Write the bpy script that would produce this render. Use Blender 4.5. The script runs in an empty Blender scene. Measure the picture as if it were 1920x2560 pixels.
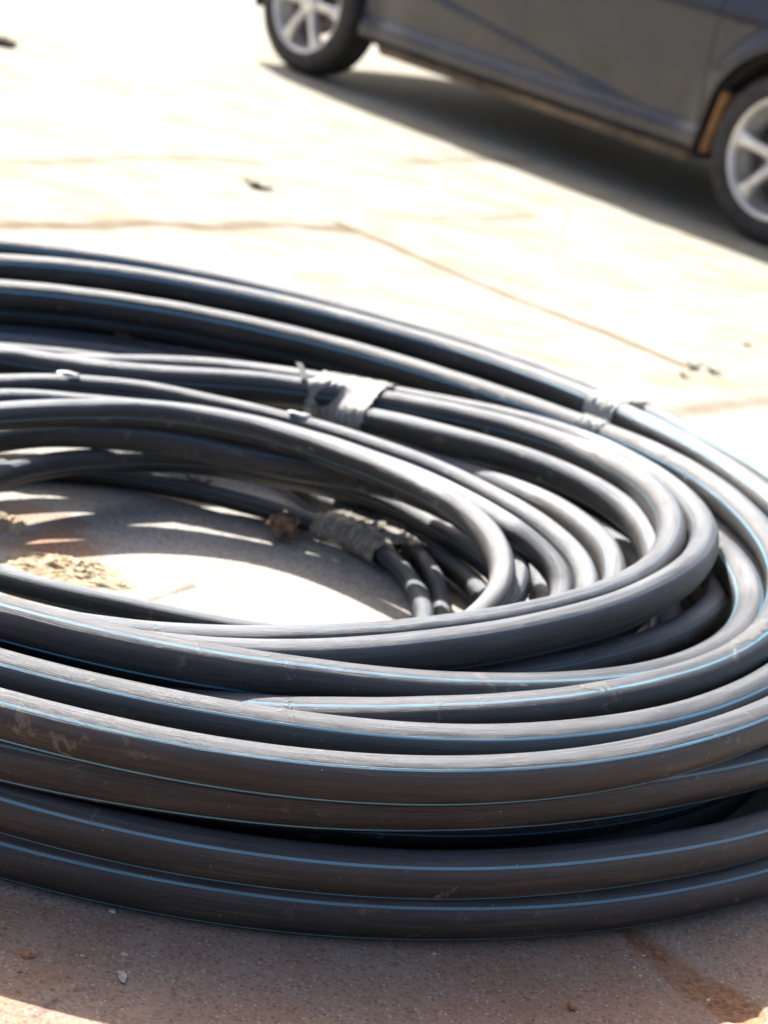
import bpy, bmesh, math, random
import numpy as np
from mathutils import Vector, Matrix, noise

# ------------------------------------------------------------------ camera, light
scene = bpy.context.scene
PITCH, ROLL, EYE_H = math.radians(18.9), math.radians(12.7), 1.065
fw = Vector((0, math.cos(PITCH), -math.sin(PITCH)))
rt0 = Vector((1, 0, 0)); up0 = rt0.cross(fw)
rt = math.cos(ROLL) * rt0 + math.sin(ROLL) * up0
up = math.cos(ROLL) * up0 - math.sin(ROLL) * rt0
cam_d = bpy.data.cameras.new('camera')
cam = bpy.data.objects.new('camera', cam_d)
scene.collection.objects.link(cam)
cam.matrix_world = Matrix(((rt.x, up.x, -fw.x, 0), (rt.y, up.y, -fw.y, 0), (rt.z, up.z, -fw.z, EYE_H), (0, 0, 0, 1)))
cam_d.sensor_fit = 'HORIZONTAL'; cam_d.sensor_width = 36.0
cam_d.lens = 5092.0 * 36 / 1920
cam_d.clip_start = 0.05; cam_d.clip_end = 400
cam_d.dof.use_dof = True
cam_d.dof.focus_distance = 2.05
cam_d.dof.aperture_fstop = 8.0
cam_d.dof.aperture_blades = 0
scene.camera = cam

SH_AZ, SUN_EL = math.radians(-59), math.radians(43.5)      # direction the shadows fall, sun height
world = bpy.data.worlds.new('World'); scene.world = world; world.use_nodes = True
nt = world.node_tree; nt.nodes.clear()
sky = nt.nodes.new('ShaderNodeTexSky'); sky.sky_type = 'NISHITA'; sky.sun_disc = False
sky.sun_elevation = SUN_EL; sky.dust_density = 4.0; sky.ozone_density = 0.0; sky.air_density = 0.6
sun_az = SH_AZ + math.pi                                 # azimuth of the sun, measured from +x
sky.sun_rotation = math.pi / 2 - sun_az
bg = nt.nodes.new('ShaderNodeBackground'); bg.inputs['Strength'].default_value = 0.065
wo = nt.nodes.new('ShaderNodeOutputWorld')
nt.links.new(sky.outputs[0], bg.inputs[0]); nt.links.new(bg.outputs[0], wo.inputs[0])
sd = bpy.data.lights.new('sun', 'SUN'); sd.energy = 3.5; sd.angle = math.radians(0.5); sd.color = (1.0, 0.965, 0.915)
sun = bpy.data.objects.new('sun', sd); scene.collection.objects.link(sun)
to_sun = Vector((math.cos(sun_az) * math.cos(SUN_EL), math.sin(sun_az) * math.cos(SUN_EL), math.sin(SUN_EL)))
sun.rotation_euler = to_sun.to_track_quat('Z', 'Y').to_euler()
scene.view_settings.view_transform = 'Standard'; scene.view_settings.look = 'None'
scene.view_settings.gamma = 1.0; scene.view_settings.exposure = 2.05
scene.cycles.max_bounces = 6; scene.cycles.use_denoising = True

# ------------------------------------------------------------------ helpers
def link(o, parent=None):
    scene.collection.objects.link(o)
    if parent: o.parent = parent
    return o
def tag(o, label=None, cat=None, group=None, kind=None):
    if label: o['label'] = label
    if cat: o['category'] = cat
    if group: o['group'] = group
    if kind: o['kind'] = kind
    return o
def empty(name, loc=(0, 0, 0), rz=0):
    o = bpy.data.objects.new(name, None); o.location = loc; o.rotation_euler = (0, 0, rz)
    return link(o)
def mesh_obj(name, verts, faces, m, parent=None, smooth=True, uvs=None):
    me = bpy.data.meshes.new(name)
    me.from_pydata([tuple(v) for v in verts], [], faces)
    if uvs is not None:
        uv = me.uv_layers.new(name='UVMap')
        uv.data.foreach_set('uv', np.asarray(uvs, dtype=np.float32).ravel())
    if smooth: me.polygons.foreach_set('use_smooth', [True] * len(me.polygons))
    me.materials.append(m); me.update()
    return link(bpy.data.objects.new(name, me), parent)
def bm_obj(name, bm, m, parent=None, smooth=False):
    bmesh.ops.recalc_face_normals(bm, faces=bm.faces)
    me = bpy.data.meshes.new(name); bm.to_mesh(me); bm.free()
    if smooth: me.polygons.foreach_set('use_smooth', [True] * len(me.polygons))
    if smooth: me.set_sharp_from_angle(angle=math.radians(32))
    me.materials.append(m)
    return link(bpy.data.objects.new(name, me), parent)

class Mat:
    def __init__(s, name):
        s.m = bpy.data.materials.new(name); s.m.use_nodes = True
        s.nt = s.m.node_tree; s.p = s.nt.nodes['Principled BSDF']
    def n(s, t, **k):
        nd = s.nt.nodes.new(t)
        for a, v in k.items(): setattr(nd, a, v)
        return nd
    def l(s, a, b): s.nt.links.new(a, b)
    def set(s, **k):
        for a, v in k.items():
            s.p.inputs[a.replace('_', ' ')].default_value = v
    def noise(s, vec, scale, detail=4, rough=.6, dist=0.0):
        t = s.n('ShaderNodeTexNoise'); t.inputs['Scale'].default_value = scale; t.inputs['Detail'].default_value = detail
        t.inputs['Roughness'].default_value = rough; t.inputs['Distortion'].default_value = dist
        if vec is not None: s.l(vec, t.inputs['Vector'])
        return t.outputs['Fac']
    def ramp(s, fac, a, b, lo=0.0, hi=1.0):
        r = s.n('ShaderNodeMapRange'); r.inputs['From Min'].default_value = a; r.inputs['From Max'].default_value = b
        r.inputs['To Min'].default_value = lo; r.inputs['To Max'].default_value = hi
        s.l(fac, r.inputs['Value']); return r.outputs['Result']
    def math(s, op, a, b=None):
        r = s.n('ShaderNodeMath', operation=op)
        for i, x in enumerate((a, b)):
            if x is None: continue
            if isinstance(x, (int, float)): r.inputs[i].default_value = x
            else: s.l(x, r.inputs[i])
        return r.outputs[0]
    def mix(s, fac, a, b):
        r = s.n('ShaderNodeMix', data_type='RGBA')
        if isinstance(fac, (int, float)): r.inputs[0].default_value = fac
        else: s.l(fac, r.inputs[0])
        for i, x in ((6, a), (7, b)):
            if isinstance(x, tuple): r.inputs[i].default_value = (*x, 1)
            else: s.l(x, r.inputs[i])
        return r.outputs[2]
    def bump(s, h, strength, dist):
        b = s.n('ShaderNodeBump'); b.inputs['Strength'].default_value = strength; b.inputs['Distance'].default_value = dist
        s.l(h, b.inputs['Height']); s.l(b.outputs[0], s.p.inputs['Normal']); return b
def plain(name, col, rough=.6, metal=0.0, noise_amt=.25, nscale=30, bumpd=0.0, spec=.5):
    M = Mat(name); tc = M.n('ShaderNodeTexCoord').outputs['Object']
    f = M.noise(tc, nscale, 5)
    d = tuple(c * (1 - noise_amt) for c in col); e = tuple(min(1, c * (1 + noise_amt)) for c in col)
    M.l(M.mix(M.ramp(f, .3, .7), d, e), M.p.inputs['Base Color'])
    M.set(Roughness=rough, Metallic=metal, Specular_IOR_Level=spec)
    if bumpd: M.bump(f, .5, bumpd)
    return M.m

# ------------------------------------------------------------------ materials
def pipe_material(name, sw, blue_fac, dust_light_k, spec):
    M = Mat(name)
    uv = M.n('ShaderNodeUVMap', uv_map='UVMap').outputs[0]
    tc = M.n('ShaderNodeTexCoord').outputs['Object']
    sep = M.n('ShaderNodeSeparateXYZ'); M.l(uv, sep.inputs[0])
    # four co-extruded blue stripes a quarter turn apart
    fr = M.math('FRACT', M.math('MULTIPLY', sep.outputs[1], 4.0))
    dd = M.math('ABSOLUTE', M.math('SUBTRACT', fr, 0.5))
    stripe = M.ramp(dd, sw, sw + .010, 1, 0)
    # long scratches run along the pipe
    mp = M.n('ShaderNodeMapping'); mp.inputs['Scale'].default_value = (1.5, 150.0, 1); M.l(uv, mp.inputs[0])
    sc = M.noise(mp.outputs[0], 1.0, 7, .78)
    mp2 = M.n('ShaderNodeMapping'); mp2.inputs['Scale'].default_value = (7.0, 14.0, 1); M.l(uv, mp2.inputs[0])
    smear = M.noise(mp2.outputs[0], 1.0, 8, .68, .4)
    big = M.noise(tc, 5.0, 3, .5)
    fine = M.noise(tc, 420.0, 2, .6)
    col = M.mix(M.ramp(sc, .3, .75), (.009, .008, .0075), (.021, .019, .0175))
    dust = M.math('MULTIPLY', M.ramp(smear, .47, .62), M.ramp(big, .38, .68, .08, .8))
    dust = M.math('MULTIPLY', dust, M.ramp(sc, .25, .65, .45, 1.0))
    ge = M.n('ShaderNodeNewGeometry'); sz = M.n('ShaderNodeSeparateXYZ'); M.l(ge.outputs['Normal'], sz.inputs[0])
    dust = M.math('MULTIPLY', dust, M.ramp(sz.outputs[2], .1, .7, 1.0, .35))
    col = M.mix(M.math('MULTIPLY', dust, .5), col, (.17, .14, .115))
    blue = M.mix(M.ramp(sc, .3, .7), (.11, .38, .56), (.16, .47, .64))
    col = M.mix(M.math('MULTIPLY', M.math('MULTIPLY', stripe, blue_fac), M.ramp(smear, .35, .62, 1.0, .72)), col, blue)
    # upward faces paler: settled dust plus sunlit bands painted into the colour
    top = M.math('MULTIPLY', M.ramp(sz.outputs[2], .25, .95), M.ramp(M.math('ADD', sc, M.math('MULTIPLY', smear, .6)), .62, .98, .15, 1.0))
    col = M.mix(M.math('MULTIPLY', top, dust_light_k), col, (.205, .228, .26))
    specks = M.ramp(fine, .745, .77)
    col = M.mix(M.math('MULTIPLY', specks, M.ramp(big, .35, .6, .2, 1)), col, (.5, .45, .38))
    vs = M.n('ShaderNodeTexVoronoi'); vs.inputs['Scale'].default_value = 150; M.l(tc, vs.inputs['Vector'])
    vc = M.n('ShaderNodeSeparateColor'); M.l(vs.outputs['Color'], vc.inputs[0])
    spk = M.math('MULTIPLY', M.ramp(vs.outputs['Distance'], .06, .13, 1, 0), M.ramp(vc.outputs[0], .90, 1.0))
    col = M.mix(M.math('MULTIPLY', spk, .8), col, (.62, .58, .50))
    # pale mud splashes with hard outlines
    mud = M.math('MULTIPLY', M.ramp(M.noise(tc, 38, 6, .62, .5), .60, .66), M.ramp(M.noise(tc, 7, 2), .47, .58))
    col = M.mix(M.math('MULTIPLY', mud, .36), col, (.24, .20, .16))
    M.l(col, M.p.inputs['Base Color'])
    M.l(M.math('ADD', M.ramp(sc, .35, .65, .34, .48), M.math('MULTIPLY', dust, .15)), M.p.inputs['Roughness'])
    M.set(Specular_IOR_Level=spec)
    h = M.math('ADD', M.math('MULTIPLY', sc, 1.0), M.math('MULTIPLY', mud, .6))
    M.bump(h, .7, .0018)
    return M.m
PIPE = pipe_material('black_polythene_pipe', .034, .93, .52, .52)
PIPE2 = pipe_material('weathered_inner_pipe', .018, .42, .80, .52)

def ground_material():
    M = Mat('worn_concrete')
    tc = M.n('ShaderNodeTexCoord').outputs['Object']
    def attr(nm): return M.n('ShaderNodeAttribute', attribute_name=nm).outputs['Fac']
    crack, dirt, zone = attr('crack'), attr('dirt'), attr('zone')
    a = M.noise(tc, 2.2, 6, .6); b = M.noise(tc, 14, 6, .65); c = M.noise(tc, 160, 3, .6); d = M.noise(tc, 420, 2, .5)
    base = M.mix(M.ramp(a, .35, .68), (.36, .34, .30), (.44, .425, .385))
    base = M.mix(M.math('MULTIPLY', attr('near'), M.ramp(b, .25, .7, .7, 1.0)), base, M.mix(M.ramp(a, .4, .62), (.36, .205, .13), (.375, .255, .18)))
    base = M.mix(M.math('MULTIPLY', zone, M.ramp(b, .3, .75, .55, 1.0)), base, (.31, .312, .25))
    base = M.mix(M.math('MULTIPLY', M.ramp(b, .52, .75), .35), base, (.26, .205, .14))
    # far side: streaky yellow-brown wear
    mp = M.n('ShaderNodeMapping'); mp.inputs['Scale'].default_value = (2.0, 5.0, 1); M.l(tc, mp.inputs[0])
    st = M.noise(mp.outputs[0], 1.5, 7, .7, .3)
    base = M.mix(M.math('MULTIPLY', M.math('MULTIPLY', M.ramp(st, .49, .60), zone), .8), base, (.265, .235, .15))
    # aggregate grains
    vo = M.n('ShaderNodeTexVoronoi'); vo.inputs['Scale'].default_value = 300; M.l(tc, vo.inputs['Vector'])
    grain = M.n('ShaderNodeSeparateColor'); M.l(vo.outputs['Color'], grain.inputs[0])
    base = M.mix(M.ramp(grain.outputs[0], .45, 1.0, 0, .5), base, (.15, .115, .095))
    base = M.mix(M.math('MULTIPLY', M.ramp(grain.outputs[1], .93, .97), M.ramp(vo.outputs['Distance'], .30, .42, .5, 0)), base, (.80, .76, .70))
    v2 = M.n('ShaderNodeTexVoronoi'); v2.inputs['Scale'].default_value = 170; M.l(tc, v2.inputs['Vector'])
    g2 = M.n('ShaderNodeSeparateColor'); M.l(v2.outputs['Color'], g2.inputs[0])
    base = M.mix(M.math('MULTIPLY', M.ramp(g2.outputs[0], .70, .8), M.ramp(v2.outputs['Distance'], .2, .45, .55, 0)), base, M.mix(g2.outputs[1], (.42, .34, .27), (.55, .50, .45)))
    base = M.mix(M.math('MULTIPLY', M.ramp(g2.outputs[2], .8, .9), M.ramp(v2.outputs['Distance'], .2, .5, .5, 0)), base, (.10, .075, .06))
    base = M.mix(M.ramp(d, .62, .72, 0, .4), base, (.12, .09, .075))
    base = M.mix(M.math('MULTIPLY', dirt, M.ramp(b, .3, .6, .6, 1)), base, M.mix(M.ramp(c, .35, .65), (.20, .10, .055), (.40, .22, .12)))
    base = M.mix(M.math('MULTIPLY', crack, M.ramp(b, .25, .6, .7, 1)), base, (.11, .07, .04))
    base = M.mix(attr('ink'), base, (.02, .035, .07))
    M.l(base, M.p.inputs['Base Color'])
    M.set(Roughness=.9, Specular_IOR_Level=.08)
    h = M.math('ADD', M.math('MULTIPLY', c, .5), M.math('ADD', M.math('MULTIPLY', d, .35), M.math('MULTIPLY', b, 1.2)))
    M.bump(h, .55, .003)
    return M.m

# ------------------------------------------------------------------ ground
def axis(parts):
    out = []
    for a, b, s in parts: out += list(np.arange(a, b - 1e-9, s))
    out.append(parts[-1][1]); return np.array(out)
far = lambda a, b, n: [a + (b - a) * (i / n) ** 2 for i in range(1, n + 1)]
gx = np.array([-x for x in reversed(far(3.2, 90, 16))] + list(axis([(-3.2, -.75, .025), (-.75, .85, .006), (.85, 3.2, .025)])) + far(3.2, 90, 16))
gy = np.array([-y for y in reversed(far(-1.3, 60, 12))] + list(axis([(1.3, 2.1, .005), (2.1, 3.3, .009), (3.3, 7, .012), (7, 11, .03)])) + far(11, 150, 16))
GX, GY = np.meshgrid(gx, gy)
def wob(x, y, s, seed=0):
    r = np.random.RandomState(seed); o = 0 * x
    for k in range(6):
        a = r.uniform(0, 6.28, 3); f = s * r.uniform(.6, 2.2)
        o = o + np.sin(f * (x * math.cos(a[0]) + y * math.sin(a[0])) + a[1])
    return o / 6
def dist_poly(pts):
    best = np.full(GX.shape, 9.0)
    for (x0, y0), (x1, y1) in zip(pts[:-1], pts[1:]):
        dx, dy = x1 - x0, y1 - y0; t = np.clip(((GX - x0) * dx + (GY - y0) * dy) / (dx * dx + dy * dy + 1e-9), 0, 1)
        best = np.minimum(best, np.hypot(GX - x0 - t * dx, GY - y0 - t * dy))
    return best
CX0 = -.25; crack = 0 * GX; dirt = 0 * GX; gz = 0 * GX
for pts, w, wb, s in [([(-0.2879, 5.3407), (-0.0618, 5.1265), (0.1831, 4.911), (0.411, 4.7602), (0.6029, 4.597)], 0.02, 0.006, 1.0), ([(-1.0548, 4.3442), (-0.8989, 4.5652), (-0.8083, 4.6505), (-0.6968, 4.8266), (-0.5443, 4.9543), (-0.4677, 5.084), (-0.404, 5.1542), (-0.3143, 5.2291), (-0.2458, 5.2912)], 0.042, 0.02, 0.85), ([(-0.2458, 5.2912), (-0.1546, 5.2367), (-0.088, 5.1576)], 0.025, 0.01, 0.75), ([(-1.2315, 5.0662), (-1.0975, 5.2046), (-1.0191, 5.3486), (-0.9012, 5.5848), (-0.7735, 5.7617), (-0.5813, 5.9421)], 0.045, 0.025, 0.55), ([(-0.2004, 6.4864), (-0.0015, 6.841), (0.236, 7.1309)], 0.045, 0.025, 0.5), ([(-0.0552, 5.7092), (0.0888, 5.8341), (0.2385, 6.0936)], 0.03, 0.015, 0.45), ([(0.5192, 4.108), (0.6638, 4.2956), (0.8315, 4.4963), (1.097, 4.8107)], 0.04, 0.003, 0.55), ([(-0.4595, 2.423), (-0.4077, 2.4379), (-0.3621, 2.3997), (-0.3028, 2.502), (-0.2343, 2.6243)], 0.006, 0.004, 0.8)]:
    d = dist_poly(pts) + wob(GX, GY, 25, len(pts)) * wb
    f = np.clip(1.3 - np.abs(d) / w, 0, 1); crack = np.maximum(crack, f * s); gz -= .002 * f * s
for pts, w0, w1 in [([(0.3476, 1.9465), (0.3831, 1.8996), (0.4197, 1.8556), (0.4478, 1.8406), (0.4614, 1.8304)], 0.013, 0.031)]:
    tot = dist_poly(pts); x0, y0 = pts[0]; x1, y1 = pts[-1]
    t = np.clip(((GX - x0) * (x1 - x0) + (GY - y0) * (y1 - y0)) / ((x1 - x0) ** 2 + (y1 - y0) ** 2), 0, 1)
    w = w0 + (w1 - w0) * t + .0035 * wob(GX, GY, 160, 3)
    f = np.clip((w - tot) / .004 + .5, 0, 1); dirt = np.maximum(dirt, f)
    gz -= .0035 * np.clip((w - tot) / .006, 0, 1) * (1 + .5 * wob(GX, GY, 400, 8))
for (cx, cy, rx, ry, s) in [(-0.4348, 2.6366, 0.07, 0.13, 0.8), (-0.4776, 2.7487, 0.1, 0.05, 0.6), (-0.4542, 2.4262, 0.06, 0.1, 0.7), (-0.2049, 1.6154, 0.03, 0.02, 0.4), (-0.265, 1.7167, 0.05, 0.03, 0.4)]:
    q = 1 - np.hypot((GX - cx) / rx, (GY - cy) / ry) + .35 * wob(GX, GY, 60, 5) + .2 * wob(GX, GY, 220, 6)
    dirt = np.maximum(dirt, np.clip(q * 2.2, 0, 1) * s)
# beyond the diagonal joint the slab is yellower
jx, jy = [(0.5312, 4.1427), (0.7817, 4.443)]
side = (GX - jx[0]) * (jy[1] - jx[1]) - (GY - jx[1]) * (jy[0] - jx[0])
zone = np.clip(.5 - side * 14 + .25 * wob(GX, GY, 6, 9), 0, 1) * np.clip((GY - 3.0) / .4, 0, 1) * np.clip(1.1 - (GY - 7.0) / 4.0, .3, 1)
near = np.clip((np.hypot(GX - CX0, GY - 2.67) - .86) / .08, 0, 1) * np.clip((2.5 - GY + .2 * wob(GX, GY, 9, 12)) / .5, 0, 1)
ink = 0 * GX
for pts, w in [([(-0.1689, 1.6103), (-0.1827, 1.5944), (-0.1938, 1.5768), (-0.2011, 1.5534)], 0.0028), ([(-0.1907, 1.5819), (-0.1985, 1.5695), (-0.2025, 1.5505)], 0.004)]:
    ink = np.maximum(ink, np.clip((w - dist_poly(pts) + .0015 * wob(GX, GY, 300, 2)) / .003, 0, 1) * (.55 + .45 * wob(GX, GY, 180, 4)))
ink = np.clip(ink, 0, 1)
nv = GX.size; nr, nc = GX.shape
me = bpy.data.meshes.new('ground'); me.vertices.add(nv)
me.vertices.foreach_set('co', np.stack([GX, GY, gz], -1).astype(np.float32).ravel())
idx = np.arange(nv).reshape(nr, nc)
quads = np.stack([idx[:-1, :-1], idx[:-1, 1:], idx[1:, 1:], idx[1:, :-1]], -1).reshape(-1, 4)
me.loops.add(quads.size); me.loops.foreach_set('vertex_index', quads.ravel().astype(np.int32))
me.polygons.add(len(quads)); me.polygons.foreach_set('loop_start', (np.arange(len(quads)) * 4).astype(np.int32))
me.polygons.foreach_set('loop_total', np.full(len(quads), 4, dtype=np.int32))
me.update(calc_edges=True); me.validate()
me.polygons.foreach_set('use_smooth', [True] * len(me.polygons))
for nm, arr in (('crack', crack), ('dirt', dirt), ('zone', zone), ('near', near), ('ink', ink)):
    at = me.attributes.new(nm, 'FLOAT', 'POINT'); at.data.foreach_set('value', arr.astype(np.float32).ravel())
me.materials.append(ground_material())
ground = link(bpy.data.objects.new('ground', me)); ground['kind'] = 'structure'

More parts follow.
